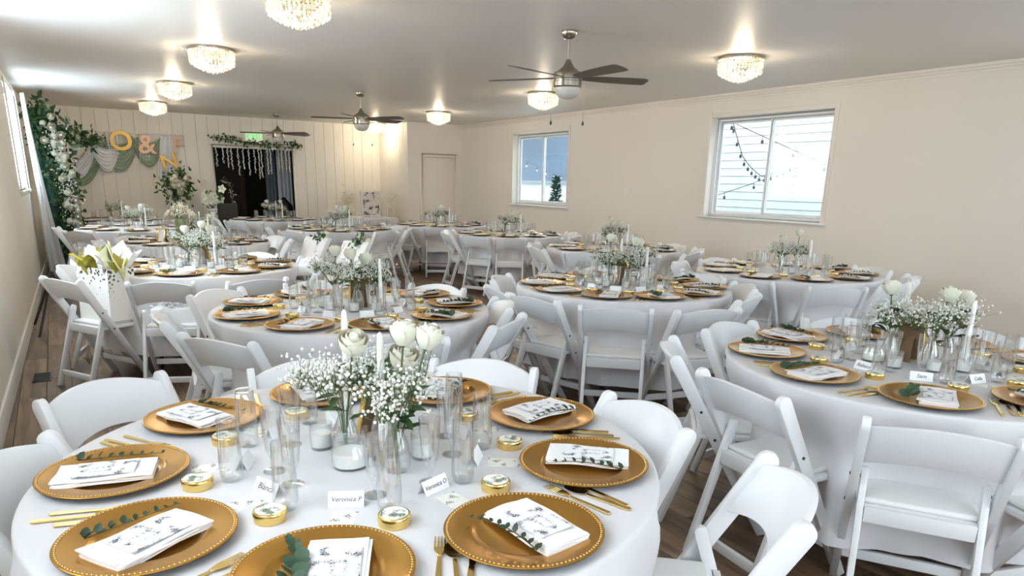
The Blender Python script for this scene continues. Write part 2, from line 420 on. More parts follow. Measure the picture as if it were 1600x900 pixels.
mb.box(XA, D2a, YB2, YB2+.12, 0, ZC); mb.box(D2b, XR+.1, YB2, YB2+.12, 0, ZC); mb.box(D2a, D2b, YB2, YB2+.12, D2z, ZC); mb.box(D2a-.05, D2b+.05, YB2+.1, YB2+.13, 0, D2z+.05)
struct('wall_back_right', mb, 'wall')
d2 = struct('door_2', MB().box(D2a+.005, D2b-.005, YB2+.03, YB2+.075, .01, D2z-.005), 'wall', bevel=.003)
ob('door_knob', MB().lathe([(.001, 0), (.022, .004), (.012, .012), (.012, .03), (.027, .04), (.03, .052), (.022, .064), (.001, .068)], 16).mesh('door_knob', 'nickel', 60), d2, (D2a+.06, YB2+.03, .83), (radians(90), 0, 0))
mb = MB()
mb.box(D2a-.07, D2a, YB2-.018, YB2, 0, D2z+.07); mb.box(D2b, D2b+.07, YB2-.018, YB2, 0, D2z+.07); mb.box(D2a, D2b, YB2-.018, YB2, D2z, D2z+.07)
struct('trim_2', mb, 'wall', bevel=.004)
mb = MB()
mb.box(DX0-.06, DX0, YB-.02, YB+.14, 0, DZ+.06); mb.box(DX1, DX1+.06, YB-.02, YB+.14, 0, DZ+.06); mb.box(DX0, DX1, YB-.02, YB+.14, DZ, DZ+.06)
struct('trim_3', mb, 'panel', bevel=.004)
struct('trim_4', MB().box(2.19, 2.41, YB-.05, YB-.012, 0, ZC), 'panel', bevel=.006)     # pilaster beside the swags
# dark hall behind the doorway
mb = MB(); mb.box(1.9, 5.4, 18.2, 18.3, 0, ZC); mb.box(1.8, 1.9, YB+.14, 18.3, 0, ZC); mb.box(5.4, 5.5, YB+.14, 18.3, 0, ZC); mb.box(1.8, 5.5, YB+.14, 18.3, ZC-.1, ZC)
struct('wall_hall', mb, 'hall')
# ------------------------------------------------------------------ windows
def slider_window(name, y0, y1, deep=.16, big=True):
    o = ob(name, None, kind='structure', loc=(XR, (y0+y1)/2, 0))
    def part(n, mb, m, b=.003): return ob(n, mb.mesh(n, m, bevel=b), o, (-XR, -(y0+y1)/2, 0))
    # casing on the room side, sill, jamb liner
    c = .055
    mb = MB(); mb.box(XR-.012, XR, y0-c, y0, WZ0-.02, WZ1+c+.03); mb.box(XR-.012, XR, y1, y1+c, WZ0-.02, WZ1+c+.03); mb.box(XR-.012, XR, y0, y1, WZ1, WZ1+c)
    part('casing', mb, 'wall')
    part('sill', MB().box(XR-.05, XR+.10, y0-c-.02, y1+c+.02, WZ0-.025, WZ0), 'trim', .006)
    xo = XR+deep-.05; fw = .04
    mb = MB()
    mb.box(xo-.02, xo+.05, y0, y0+fw, WZ0, WZ1); mb.box(xo-.02, xo+.05, y1-fw, y1, WZ0, WZ1)
    mb.box(xo-.02, xo+.05, y0+fw, y1-fw, WZ0, WZ0+fw); mb.box(xo-.02, xo+.05, y0+fw, y1-fw, WZ1-fw, WZ1)
    part('frame', mb, 'vinylframe')
    ym = (y0+y1)/2+.02
    for k, (a, b, xx) in enumerate(((y0+fw, ym+.02, xo-.005), (ym-.02, y1-fw, xo+.02))):
        mb = MB(); s = .035
        mb.box(xx, xx+.022, a, a+s, WZ0+fw, WZ1-fw); mb.box(xx, xx+.022, b-s, b, WZ0+fw, WZ1-fw)
        mb.box(xx, xx+.022, a+s, b-s, WZ0+fw, WZ0+fw+s); mb.box(xx, xx+.022, a+s, b-s, WZ1-fw-s, WZ1-fw)
        sash = part('sash', mb, 'vinylframe')
        g = ob('pane', MB().box(xx+.008, xx+.013, a+s, b-s, WZ0+fw+s, WZ1-fw-s).mesh('pane', 'pane'), sash)
    return o
slider_window('window_1', *WINS[1]); slider_window('window_2', *WINS[2]); slider_window('window_3', *WINS[0])
for wn, (y0, y1) in (('window_4', LW[2]), ('added_window', LW[1])):  # the second one is out of view, added for its daylight
    o = ob(wn, None, kind='structure', loc=(-.53, 0, 0), rot=(0, 0, -LA))
    mb = MB(); mb.box(-.13, -.06, y0, y0+.05, LZ0, LZ1); mb.box(-.13, -.06, y1-.05, y1, LZ0, LZ1); mb.box(-.13, -.06, y0, y1, LZ0, LZ0+.05); mb.box(-.13, -.06, y0, y1, LZ1-.05, LZ1); mb.box(-.12, -.07, (y0+y1)/2-.025, (y0+y1)/2+.025, LZ0, LZ1)
    ob('frame', mb.mesh('frame', 'vinylframe', bevel=.003), o)
    mb = MB(); c = .06; mb.box(0, .014, y0-c, y0, LZ0-.06, LZ1+c); mb.box(0, .014, y1, y1+c, LZ0-.06, LZ1+c); mb.box(0, .014, y0, y1, LZ1, LZ1+c); mb.box(-.06, .03, y0-c, y1+c, LZ0-.03, LZ0)
    ob('casing', mb.mesh('casing', 'trim', bevel=.003), o)
    for a, b in ((y0+.05, (y0+y1)/2-.025), ((y0+y1)/2+.025, y1-.05)):
        ob('pane', MB().box(-.10, -.095, a, b, LZ0+.05, LZ1-.05).mesh('pane', 'pane'), o)

#@@OBJECTS
# ------------------------------------------------------------------ chairs
def up_y(z): return .20-(z/.775)*.435
def make_chair_meshes():
    d = {}
    d['upright'] = prism(capsule_poly((up_y(.757), .757), (up_y(0), 0), .056, .042), .027).mesh('upright', 'resin', bevel=.004)
    # flat feet: keep all points above the floor
    for v in d['upright'].vertices:
        if v.co.z < .004: v.co.z = 0
    d['rear_leg'] = prism(capsule_poly((-.066, .545), (-.245, 0), .036, .034), .022).mesh('rear_leg', 'resin', bevel=.003)
    for v in d['rear_leg'].vertices:
        if v.co.z < .004: v.co.z = 0
    # bowed back panel, arched on top and below
    mb = MB(); N = 16; vs = []
    for i in range(N+1):
        u = -1+2*i/N; q = 1-u*u; bow = -.045*q
        zt = .752+.034*q; zb = .603+.040*q
        for (z, t) in ((zb, .010), (zt, .010), (zt, -.010), (zb, -.010)):
            vs.append((u*.195, up_y(z)+bow+t, z))
    fs = []
    for i in range(N):
        for k in range(4): fs.append((i*4+k, i*4+(k+1) % 4, (i+1)*4+(k+1) % 4, (i+1)*4+k))
    fs += [(3, 2, 1, 0), (N*4, N*4+1, N*4+2, N*4+3)]
    mb.add(vs, [tuple(reversed(f)) for f in fs]); d['backrest'] = mb.mesh('backrest', 'resin', bevel=.004)
    mb = MB(); mb.box(-.188, .188, -.105, .25, .415, .440); d['seat_frame'] = mb.mesh('seat_frame', 'resin', bevel=.006)
    mb = MB(); mb.box(-.168, .168, -.092, .235, .440, .462); d['seat_pad'] = mb.mesh('seat_pad', 'vinyl', bevel=.011, bseg=3)
    d['rear_rail'] = MB().box(-.163, .163, -.127, -.107, .385, .440).mesh('rear_rail', 'resin', bevel=.003)
    d['rear_stretcher'] = MB().box(-.163, .163, -.224, -.204, .075, .115).mesh('rear_stretcher', 'resin', bevel=.003)
    d['front_stretcher'] = MB().box(-.193, .193, up_y(.15)-.010, up_y(.15)+.010, .13, .17).mesh('front_stretcher', 'resin', bevel=.003)
    mb = MB()
    d['bolt'] = MB().lathe([(.0001, .004), (.006, .003), (.0065, 0)], 8, Matrix.Rotation(radians(90), 4, 'Y')).mesh('bolt', 'bolt', 60)
    return d
CM = make_chair_meshes()
def chair(pos, rz, label, group, bolts=True, name='folding_chair'):
    t = ob(name, None, None, pos, (0, 0, rz), label, 'chair', group)
    for s in (-1, 1):
        ob('upright', CM['upright'], t, (s*.207, 0, 0)); ob('rear_leg', CM['rear_leg'], t, (s*.176, 0, 0))
        if bolts:
            ob('bolt', CM['bolt'], t, (s*.2205, up_y(.545), .545), (0, 0, 0 if s > 0 else pi))
            ob('bolt', CM['bolt'], t, (s*.2205, up_y(.425), .425), (0, 0, 0 if s > 0 else pi))
            ob('bolt', CM['bolt'], t, (s*.1875, -.075, .53), (0, 0, 0 if s > 0 else pi))
    for k in ('backrest', 'seat_frame', 'seat_pad', 'rear_rail', 'rear_stretcher', 'front_stretcher'): ob(k, CM[k], t)
    return t

# ------------------------------------------------------------------ tables
TH = .762; TR = .768
# key: (x, y, seats, first angle, phrase, detail)
TABLES = {
 'A': (.601, 1.656, 9, -117, 'frontmost table', 0),
 'B': (1.36, 3.81, 9, -97, 'middle-left table', 1),
 'C': (3.41, 3.86, 10, -142, 'table right of the middle aisle', 1),
 'D': (2.98, 1.50, 9, -147, 'right foreground table', 1),
 'E': (.931, 6.215, 9, -112, 'table beside the gift bag chair', 1),
 'F': (5.36, 3.92, 9, -124, 'table beneath the large window', 2),
 'G': (5.40, 6.32, 9, -140, 'wall table between the two windows', 2),
 'H': (5.475, 8.69, 9, -125, 'table beneath the smaller window', 2),
 'I': (5.50, 10.94, 9, -118, 'table before the white door', 2),
 'J': (3.52, 10.31, 9, -110, 'table behind the flower-backed chairs', 2),
 'K': (3.28, 13.08, 9, -104, 'table before the exit doorway', 3),
 'L': (1.30, 8.65, 9, -98, 'table with the green vase', 2),
 'M': (.92, 11.15, 9, -95, 'table behind the green vase table', 3),
 'N': (.80, 13.45, 9, -93, 'table beneath the swags', 3),
}
# chairs: table key -> (angle round the table, radius of the backrest top)
CH = {
 'A': [(119, 1.12), (156, .86), (82, .94), (41, .97), (-7, .90), (-42, 1.06)],
 'B': [(-146, 1.01), (173, .97), (125, 1.02), (85, .98), (32, .90), (-20, .86), (-54, .95), (-98, 1.0)],
 'C': [(-166, .98), (-133, 1.07), (-104, 1.10), (-68, .92), (172, .98), (132, .92), (-30, .90), (5, .92), (60, .95)],
 'D': [(137, .99), (173, .96), (-147, .97), (97, .90), (50, .90), (-108, .98), (12, .92)],
 'E': [(-112, 1.08), (-150, 1.12), (-80, 1.14), (-27, .98), (8, .96), (50, .96), (165, .95)],
 'F': [(-162, .92), (-124, 1.06), (-88, .97), (-52, .98), (165, .92), (120, .95), (-14, .95), (80, .95)],
 'G': [(-150, .95), (-114, 1.0), (-70, .98), (-36, .98), (168, .95), (130, .95), (0, .95)],
 'H': [(-152, .95), (-122, 1.02), (-90, 1.0), (-58, 1.0), (170, .95), (130, .96), (-15, .96)],
 'I': [(-120, 1.0), (-160, .97), (-80, 1.0), (-42, 1.0), (160, .95)],
 'J': [(-110, 1.0), (-150, 1.0), (-70, 1.0), (-30, 1.0), (170, 1.0), (10, .98), (60, .95), (110, .95)],
 'K': [(-104, 1.0), (-144, 1.0), (-64, 1.0), (176, .98), (-24, .98)],
 'L': [(-150, 1.0), (170, .98), (-20, .98), (130, .98), (20, .98)],
 'M': [(-135, 1.02), (-95, 1.0), (175, .95), (85, .95), (-20, .98)],
 'N': [(-135, .98), (-95, .98), (175, .92), (-50, .98)],
}
def cloth_mesh(seed, dents=(), R=TR, hem=.20):
    rnd = random.Random(seed); nf = rnd.choice((13, 14, 15, 16)); ph = rnd.random()*6
    ph2 = [rnd.random()*6 for _ in range(4)]
    NA, NV = 168, 16
    def rad(a, t):
        w = sin(nf*a+ph+.9*sin(3*a+ph2[0]))
        w = (max(0, w)**1.5)*1.1+.25*sin(5*a+ph2[1])+.22*sin((nf+6)*a+ph2[2])
        base = R+t**.62*(.024+.066*w)+t*t*.03
        for da, target in dents:      # pushed in where a seat stands against the cloth
            x = abs((a-da+pi) % (2*pi)-pi); k = 1/(1+(x/.30)**6)*min(1, t/.40)**1.3*(1-.25*max(0, t-.5))
            base += (min(base, target+.012*w)-base)*k
        return base
    mb = MB(); vs = []; fs = []
    vs.append((0, 0, TH))
    rings = [(.35, 0), (.7, 0), (.94, 0)]
    for q, _ in rings:
        for i in range(NA):
            a = 2*pi*i/NA; vs.append((R*q*cos(a), R*q*sin(a), TH))
    for k in range(4):   # rounded lip
        b = k/3*pi/2
        for i in range(NA):
            a = 2*pi*i/NA; r = R-.012+.012*sin(b); vs.append((r*cos(a), r*sin(a), TH-.012+.012*cos(b)))
    for j in range(1, NV+1):
        t = j/NV; z = (TH-.012)+(hem-(TH-.012))*t
        for i in range(NA):
            a = 2*pi*i/NA; r = rad(a, t)
            zz = z+(.012*sin(4*a+ph2[3])*t if j == NV else 0)
            vs.append((r*cos(a), r*sin(a), zz))
    nr = len(rings)+4+NV
    for i in range(NA): fs.append((0, 1+i, 1+(i+1) % NA))
    for j in range(nr-1):
        for i in range(NA):
            k = (i+1) % NA; fs.append((1+j*NA+i, 1+(j+1)*NA+i, 1+(j+1)*NA+k, 1+j*NA+k))
    return mb.add(vs, fs).mesh('tablecloth', 'cloth', 180)
top_me = MB().lathe([(.001, .73), (.75, .73), (.755, .735), (.755, .753), (.75, .757), (.001, .757)], 48).mesh('tabletop', 'card', 40)
leg_me = MB().tube([(0, 0, 0), (0, 0, .73)], .016, 8).mesh('leg', 'bolt', 60)
for n, (k, (x, y, ns, a0, ph, lod)) in enumerate(TABLES.items()):
    t = ob('round_table', None, None, (x, y, 0), (0, 0, n*.7), 'round folding table under the white cloth, '+ph, 'table', 'round tables')
    ob('tabletop', top_me, t)
    for i in range(4): ob('leg', leg_me, t, (.42*cos(pi/4+i*pi/2), .42*sin(pi/4+i*pi/2), 0))
    ob('tablecloth', cloth_mesh(n, [(radians(a), max(.60, cr_-.335)) for a, cr_ in CH[k]]), None, (x, y, 0), (0, 0, 0), 'white cloth draped over the '+ph, 'tablecloth', 'white tablecloths')
NUM = ['', 'first', 'second', 'third', 'fourth', 'fifth']
def seat_phrase(key, idx):
    x, y, ns, a0, ph, lod = TABLES[key]
    cd = degrees(atan2(-y, -x))
    near = min(range(ns), key=lambda i: abs((a0+i*360/ns-cd+180) % 360-180))
    k = (idx-near) % ns
    if k > ns/2: k -= ns
    if k == 0: return 'nearest seat, '+ph
    return '%s seat %s of nearest, %s' % (NUM[abs(k)], 'right' if k > 0 else 'left', ph)
def polar(key, ang, rad, right=0):
    x, y = TABLES[key][:2]; a = radians(ang)
    return x+cos(a)*rad-sin(a)*right, y+sin(a)*rad+cos(a)*right
def nearest_seat(key, ang, used):
    x, y, ns, a0 = TABLES[key][:4]
    for i in sorted(range(ns), key=lambda i: abs((a0+i*360/ns-ang+180) % 360-180)):
        if (key, i) not in used: used.add((key, i)); return i
used = set(); CHAIRS = {}
for k, lst in CH.items():
    for ang, r in lst:
        x, y = polar(k, ang, r-.225); i = nearest_seat(k, ang, used)
        CHAIRS[(k, ang)] = chair((x, y, 0), radians(ang+90), 'white folding chair at the '+seat_phrase(k, i), 'white folding chairs', TABLES[k][5] < 2)

# ------------------------------------------------------------------ place settings
def disc_profile(): return [(.0005, .0045), (.090, .0045), (.098, .006), (.106, .012), (.112, .0138), (.150, .0175), (.160, .0195), (.1645, .0195), (.166, .018), (.165, .0155), (.108, .009), (.10, .0), (.0005, .0)]
M['under_shade'] = mat('charger_under_shade', (.035, .022, .012), .45)  # dark brown mimics shade and dark reflections on outer lip and underside
def darken_underside(me):
    me.materials.append(M['under_shade'])
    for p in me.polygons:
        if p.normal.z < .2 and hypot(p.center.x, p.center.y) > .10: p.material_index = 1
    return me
P_hi = MB().lathe(disc_profile()[::-1], 72).mesh('charger_plate', 'gold', 50)
P_lo = MB().lathe(disc_profile()[::-1], 36).mesh('charger_plate', 'gold', 50)
darken_underside(P_hi); darken_underside(P_lo)
mb = MB()
for i in range(108):
    a = 2*pi*i/108; mb.octa((.1585*cos(a), .1585*sin(a), .0195), .0031, .0024)
BEADS = mb.mesh('beaded_rim', 'gold_bead', 180)
def napkin_mesh(seed, w=.112, l=.205):
    rnd = random.Random(seed); mb = MB()
    for k in range(4):
        z = .0045+k*.0034; dx = rnd.uniform(-.004, .004); dl = rnd.uniform(-.006, .006); sk = rnd.uniform(-.05, .05)
        p1, p2 = rnd.random()*6, rnd.random()*6
        def zz(u, v): return z+.0022*sin(3*u+p1)*sin(2.6*v+p2)
        nu, nv = 8, 10; t = .0026
        def top(u, v): return Vector(((u-.5)*w+dx+sk*(v-.5)*l, (v-.5)*(l+dl), zz(u*2, v*3)+t))
        def bot(u, v): return Vector(((u-.5)*w+dx+sk*(v-.5)*l, (v-.5)*(l+dl), zz(u*2, v*3)))
        n0 = len(mb.v); mb.grid(top, nu, nv); n1 = len(mb.v); mb.grid(lambda u, v: bot(u, v), nu, nv)
        mb.f = mb.f[:-nu*nv]+[tuple(reversed(f)) for f in mb.f[-nu*nv:]]
        W1 = nu+1
        def idx(i, j): return j*W1+i
        for i in range(nu):
            mb.f.append((n1+idx(i, 0), n1+idx(i+1, 0), n0+idx(i+1, 0), n0+idx(i, 0)))
            mb.f.append((n0+idx(i, nv), n0+idx(i+1, nv), n1+idx(i+1, nv), n1+idx(i, nv)))
        for j in range(nv):
            mb.f.append((n0+idx(0, j), n0+idx(0, j+1), n1+idx(0, j+1), n1+idx(0, j)))
            mb.f.append((n1+idx(nu, j), n1+idx(nu, j+1), n0+idx(nu, j+1), n0+idx(nu, j)))
    return mb.mesh('napkin', 'napkin', 50)
NAPS = [napkin_mesh(s) for s in range(4)]
mb = MB(); mb.box(-.045, .045, -.065, .065, 0, .0007); MENU = mb.mesh('menu_card', 'menu')
NOTE = MB().box(-.027, .027, -.045, .045, 0, .0006).mesh('thank_you_note', 'note')
# eucalyptus
def sprig_pts(L=.185, bend=.012): return [Vector((bend*sin(pi*t), (t-.5)*L, .004+.006*sin(pi*t))) for t in [i/8 for i in range(9)]]
STEM = MB().tube(sprig_pts(), [.0016-.0001*i for i in range(9)], 5).mesh('stem', 'twig', 60)
mb = MB().leaf((0, 0, 0), (0, 1, 0), (0, 0, 1), 1, .62, .16); LEAF = mb.mesh('leaf', 'euca', 180)
mb = MB(); vs = [(0, 0, 0)]; nn = 12      # round leaf with a dished disc
vs = [(0, .5, -.05)]+[(.5*sin(2*pi*i/nn), .5-.5*cos(2*pi*i/nn), .06*(1-cos(2*pi*i/nn))*.5+.03) for i in range(nn)]
mb.add(vs, [(0, 1+(i+1) % nn, 1+i) for i in range(nn)]); RLEAF = mb.mesh('leaf', 'euca2', 180)
def leaf_specs(seed, n=9, big=.031, rndl=False):
    rnd = random.Random(seed); out = []
    P = sprig_pts()
    for i in range(n):
        t = .05+.93*i/(n-1); p = P[min(8, int(t*8+.5))]
        L = big*(1-.62*t)*(1 if not rndl else 1.15)
        for s in (-1, 1):
            a = s*rnd.uniform(.8, 1.25); el = rnd.uniform(.15, .8)
            out.append((p, L*rnd.uniform(.8, 1.15), a, el, rnd.uniform(-.5, .5)))
    return out
def leaf_matrix(sp):
    p, L, a, el, tw = sp
    return Matrix.Translation(p) @ Matrix.Rotation(-a, 4, 'Z') @ Matrix.Rotation(el, 4, 'X') @ Matrix.Rotation(tw, 4, 'Y') @ Matrix.Scale(L, 4)
def joined_leaves(seed, rl=False):
    src = RLEAF if rl else LEAF; mb = MB()
    for sp in leaf_specs(seed, rndl=rl):
        m = leaf_matrix(sp); mb.add([m @ v.co for v in src.vertices], [tuple(f.vertices) for f in src.polygons])
    return mb.mesh('leaves', 'euca2' if rl else 'euca', 180)
LEAVES = [joined_leaves(31), joined_leaves(32), joined_leaves(33, True)]
# cutlery
def flat_handle(w0=.004, w1=.0065, L=.115):
    return [(-w1, -L), (-w1*.7, -L-.004), (w1*.7, -L-.004), (w1, -L), (w0, -.01), (w0*.8, 0), (-w0*.8, 0), (-w0, -.01)]
def fork_mesh():
    mb = prism(flat_handle(), .003, 'z', .003)
    mb2 = prism([(-.0035, -.002), (.0035, -.002), (.011, .018), (.012, .032), (-.012, .032), (-.011, .018)], .0022, 'z', .005); mb.add(mb2.v, mb2.f)
    for k in range(4):
        x = -.0098+k*.0065; b = prism([(x-.0021, .030), (x+.0021, .030), (x+.0014, .074), (x-.0014, .074)], .002, 'z', .005); mb.add(b.v, b.f)
    return mb.mesh('fork', 'brass', bevel=.0007, bseg=1)
def spoon_mesh():
    mb = prism(flat_handle(), .003, 'z', .003)
    m = MB()
    def bowl(u, v):
        a = 2*pi*u; r = v; return Vector((.0185*r*sin(a), .030+.031*r*cos(a), .0018+.0058*r*r))
    m.grid(bowl, 20, 5); m2 = MB().grid(lambda u, v: bowl(1-u, v)-Vector((0, 0, .0012)), 20, 5)
    mb.add(m.v, m.f); mb.add(m2.v, m2.f)
    return mb.mesh('spoon', 'brass', 50)
def knife_mesh():
    mb = prism(flat_handle(.0055, .0075, .10), .004, 'z', .003)
    b = prism([(-.006, -.004), (.007, -.004), (.009, .03), (.0085, .08), (.004, .105), (-.004, .108), (-.006, .07)], .0016, 'z', .003); mb.add(b.v, b.f)
    return mb.mesh('knife', 'brass', bevel=.0007, bseg=1)
FORK, SPOON, KNIFE = fork_mesh(), spoon_mesh(), knife_mesh()
# favour tin: body, lid, printed sticker
TIN = MB().lathe([(.001, 0), (.0325, 0), (.034, .0015), (.034, .015), (.033, .016)], 32).mesh('tin_body', 'brass', 40)
LID = MB().lathe([(.0345, .011), (.0352, .012), (.0352, .0225), (.0338, .0245), (.031, .025), (.001, .025)], 32).mesh('lid', 'brass', 40)
STK = MB().lathe([(.0300, .0250), (.0300, .0256), (.0005, .0256)], 28).mesh('sticker', 'sticker', 40)
# glasses
FLUTE = MB().lathe([(.0005, 0), (.018, 0), (.0245, .004), (.0275, .02), (.0275, .05), (.0255, .10), (.024, .158), (.0228, .158), (.0243, .10), (.0262, .05), (.026, .022), (.022, .009), (.0005, .008)], 28).mesh('stemless_flute', 'glass', 60)
SFL = MB().lathe([(.0005, .004), (.027, .002), (.027, 0), (.0005, 0)], 24)
SFL.lathe([(.0075, .003), (.0045, .012), (.0045, .028), (.009, .036), (.019, .060), (.0225, .095), (.0265, .165), (.0255, .165), (.0215, .096), (.017, .062), (.0005, .046)], 24)
SFL = SFL.mesh('stemmed_flute', 'glass', 60)
def tent_mesh(w=.078, h=.036):
    mb = MB()
    for s in (-1, 1):
        m = Matrix.Translation((0, 0, 0)) @ Matrix.Rotation(s*radians(26), 4, 'X')
        m = Matrix.Translation((0, 0, h*cos(radians(26)))) @ Matrix.Rotation(-s*radians(26), 4, 'X')
        mb.box(-w/2, w/2, -.0004, .0004, -h, 0, m)
    return mb.mesh('place_card', 'card')
TENT = tent_mesh()
NAMES = {('A', 0): 'Veronica P', ('A', 1): 'Veronica O', ('A', 8): 'Blanca', ('D', 0): 'Sam', ('D', 1): 'Celia', ('D', 8): 'Rebeca'}
SKIP = set()
setting_r = .585
for key, (tx, ty, ns, a0, ph, lod) in TABLES.items():
    for i in range(ns):
        ang = a0+i*360/ns; rz = radians(ang+90); ph_s = seat_phrase(key, i); rnd = random.Random(hash_ := (ord(key)*100+i))
        def P(rad, right, z=TH): return (*polar(key, ang, rad, right), z)
        def put(name, me, rad, right, z, dr, label, cat, group, **kw):
            if (key, i, name) in SKIP: return None
            return ob(name, me, None, P(rad, right, z), (0, 0, rz+dr), label+' at '+ph_s if label else None, cat, group, **kw)
        jr, jt = rnd.uniform(-.012, .012), rnd.uniform(-.012, .012)
        c = put('charger_plate', P_hi if lod == 0 else P_lo, setting_r+jr, jt, TH, 0, 'gold charger plate', 'plate', 'gold charger plates')
        if c and lod < 2: ob('beaded_rim', BEADS, c)
        nd = rnd.uniform(-.14, .14)
        nx = .022+jt
        put('napkin', NAPS[rnd.randrange(4)], setting_r+jr+.012, nx, TH+.0095, nd, 'folded white napkin', 'napkin', 'folded napkins')
        if lod < 2: put('menu_card', MENU, setting_r+jr+.012, nx, TH+.0305, nd, 'printed floral menu card', 'card', 'menu cards')
        big = lod == 0 and i == 0
        s = put('eucalyptus_sprig', STEM, setting_r+jr+.0, nx-.083, TH+.022, nd+rnd.uniform(-.15, .15), 'green eucalyptus sprig', 'sprig', 'eucalyptus sprigs') if lod < 3 else None
        if s:
            if lod == 0:
                for sp in leaf_specs(hash_, 9 if big else 9, .033 if big else .028, big):
                    l = ob('leaf', RLEAF if (big or i == 4) else LEAF, s); l.matrix_local = leaf_matrix(sp)
            else: ob('leaves', LEAVES[rnd.randrange(3) if key != 'D' else 2], s, kind='stuff')
        if lod < 2:
            for nm, me, rt, dr in (('fork', FORK, .207, 0), ('spoon', SPOON, .240, .03), ('knife', KNIFE, .268, -.04)):
                put(nm, me, setting_r-.03+rnd.uniform(-.02, .02), rt+rnd.uniform(-.004, .004)-.006, TH+.001, dr+rnd.uniform(-.05, .05), 'gold '+nm, nm, 'gold cutlery')
        if lod < 3:
            t = put('favour_tin', TIN, .385+jr, .112+jt, TH, 0, 'round gold favour tin', 'tin', 'gold favour tins')
            if t and lod < 2: ob('lid', LID, t); ob('sticker', STK, t)
            elif t: ob('lid', LID, t)
        put('stemless_flute', FLUTE, .315+rnd.uniform(-.015, .015), .088+rnd.uniform(-.015, .015), TH, 0, 'clear stemless flute', 'glass', 'clear stemless flutes')
        if lod < 3: put('champagne_flute', SFL, .235+rnd.uniform(-.02, .02), .03+rnd.uniform(-.03, .03), TH, 0, 'clear stemmed champagne flute', 'glass', 'stemmed champagne flutes')
        if lod < 2:
            put('thank_you_note', NOTE, .375, .0+jt, TH, rnd.uniform(-.1, .1), 'small printed note card', 'card', 'note cards')
            dr = rnd.uniform(-.15, .15)
            pc = put('place_card', TENT, .295, .0+jt, TH+.0005, dr, 'white folded name card', 'place card', 'name cards')
            if pc and (key, i) in NAMES:
                nm = NAMES[(key, i)]
                tm = text_mesh('lettering', nm, .0205 if len(nm) < 7 else .0150, 'ink', .0002, .25)
                l = ob('lettering', tm, pc); h = .036
                l.matrix_local = Matrix.Translation((0, 0, h*cos(radians(26)))) @ Matrix.Rotation(-radians(26), 4, 'X') @ Matrix.Translation((0, -.0008, -h/2)) @ Matrix.Rotation(radians(90), 4, 'X')

# ------------------------------------------------------------------ flowers and candles
def rose_mesh(seed, r=.033, material='petal'):
    """cupped bud: overlapping petals wrapped round the axis, rims curling out"""
    rnd = random.Random(seed); mb = MB()
    mb.lathe([(.0005, 0), (r*.45, r*.2), (r*.50, r*1.1), (r*.30, r*1.75), (r*.10, r*1.6), (.0005, r*1.5)], 12)
    for n, rr, hh, span, curl in ((3, .52, 1.85, 1.5, .02), (4, .74, 1.80, 1.25, .10), (5, .92, 1.62, .95, .26)):
        for k in range(n):
            a0 = 2*pi*k/n+rr*5+rnd.uniform(-.15, .15); dh = rnd.uniform(-.06, .06)
            def fn(u, v):
                x = u*2-1; a = a0+x*span*(.55+.45*sin(pi*min(1, .25+.6*v)))
                prof = (.30+.80*sin(pi*(.08+.62*v)))*rr
                rad = r*(prof+curl*max(0, v-.62)**1.3*2.6+.03*x)
                return Vector((rad*cos(a), rad*sin(a), r*(hh+dh)*v*(1-.13*x*x*v)-r*curl*.9*max(0, v-.8)*2))
            mb.grid(fn, 6, 6)
    return mb.mesh('bloom', material, 180)
BLOOM = [rose_mesh(1), rose_mesh(2), rose_mesh(3, .036)]
SEPAL = MB()
for k in range(5):
    a = 2*pi*k/5; SEPAL.leaf((0, 0, .002), (cos(a), sin(a), .5), (0, 0, 1), .022, .009)
SEPAL.ball((0, 0, .0), .008, 8, 4); SEPAL = SEPAL.mesh('sepals', 'stem', 180)
GLEAF = MB().leaf((0, 0, 0), (0, 1, 0), (0, 0, 1), 1, .55, .12).mesh('leaf', 'leaf', 180)
def rose(base, tip, label, variant=0, leaves=True, lod=0):
    base = Vector(base); tip = Vector(tip); mid = (base+tip)/2+Vector((0, 0, .015))
    d = (tip-mid).normalized(); q = Vector((0, 0, 1)).rotation_difference(d)
    t = ob('white_rose', None, None, base, (0, 0, 0), label, 'rose', 'white roses')
    ob('stem', MB().tube([Vector((0, 0, 0)), (mid-base)*.5+Vector((0, 0, .01)), mid-base, tip-base], [.003, .0028, .0026, .0026], 6).mesh('stem', 'stem', 60), t)
    b = ob('bloom', BLOOM[variant % 3], t, tip-base); b.rotation_mode = 'QUATERNION'; b.rotation_quaternion = q
    if lod < 2:
        s = ob('sepals', SEPAL, t, tip-base); s.rotation_mode = 'QUATERNION'; s.rotation_quaternion = q
    if leaves:
        for k, (f, a, L) in enumerate(((.55, .6, .075), (.42, 3.4, .06))):
            l = ob('leaf', GLEAF, t, (mid-base)*f*1.3, (radians(15), 0, a+variant), scale=(L, L, L))
    return t
def breath_meshes(seed, n=150, spread=.11, h=.26, rb=.0042):
    rnd = random.Random(seed); st = MB(); bl = MB()
    for k in range(12):
        a = rnd.random()*6.28; s = spread*sqrt(rnd.random()); top = Vector((s*cos(a), s*sin(a), h*rnd.uniform(.68, .95)))
        st.tube([(0, 0, 0), (top.x*.15, top.y*.15, h*.4), top], .0011, 4)
        for j in range(n//12):
            p = top+Vector((rnd.gauss(0, .022), rnd.gauss(0, .022), rnd.gauss(0, .022)))
            if j % 2 == 0: st.tube([top-Vector((0, 0, .045)), p], .0006, 3, False)
            bl.ball(p, rb*rnd.uniform(.7, 1.25), 6, 3)
    return st.mesh('stems', 'stem', 60), bl.mesh('blossoms', 'blossom', 180)
BREATH = [breath_meshes(5, 480, .12), breath_meshes(6, 430, .13), breath_meshes(7, 400, .10)]
FOLIAGE = []
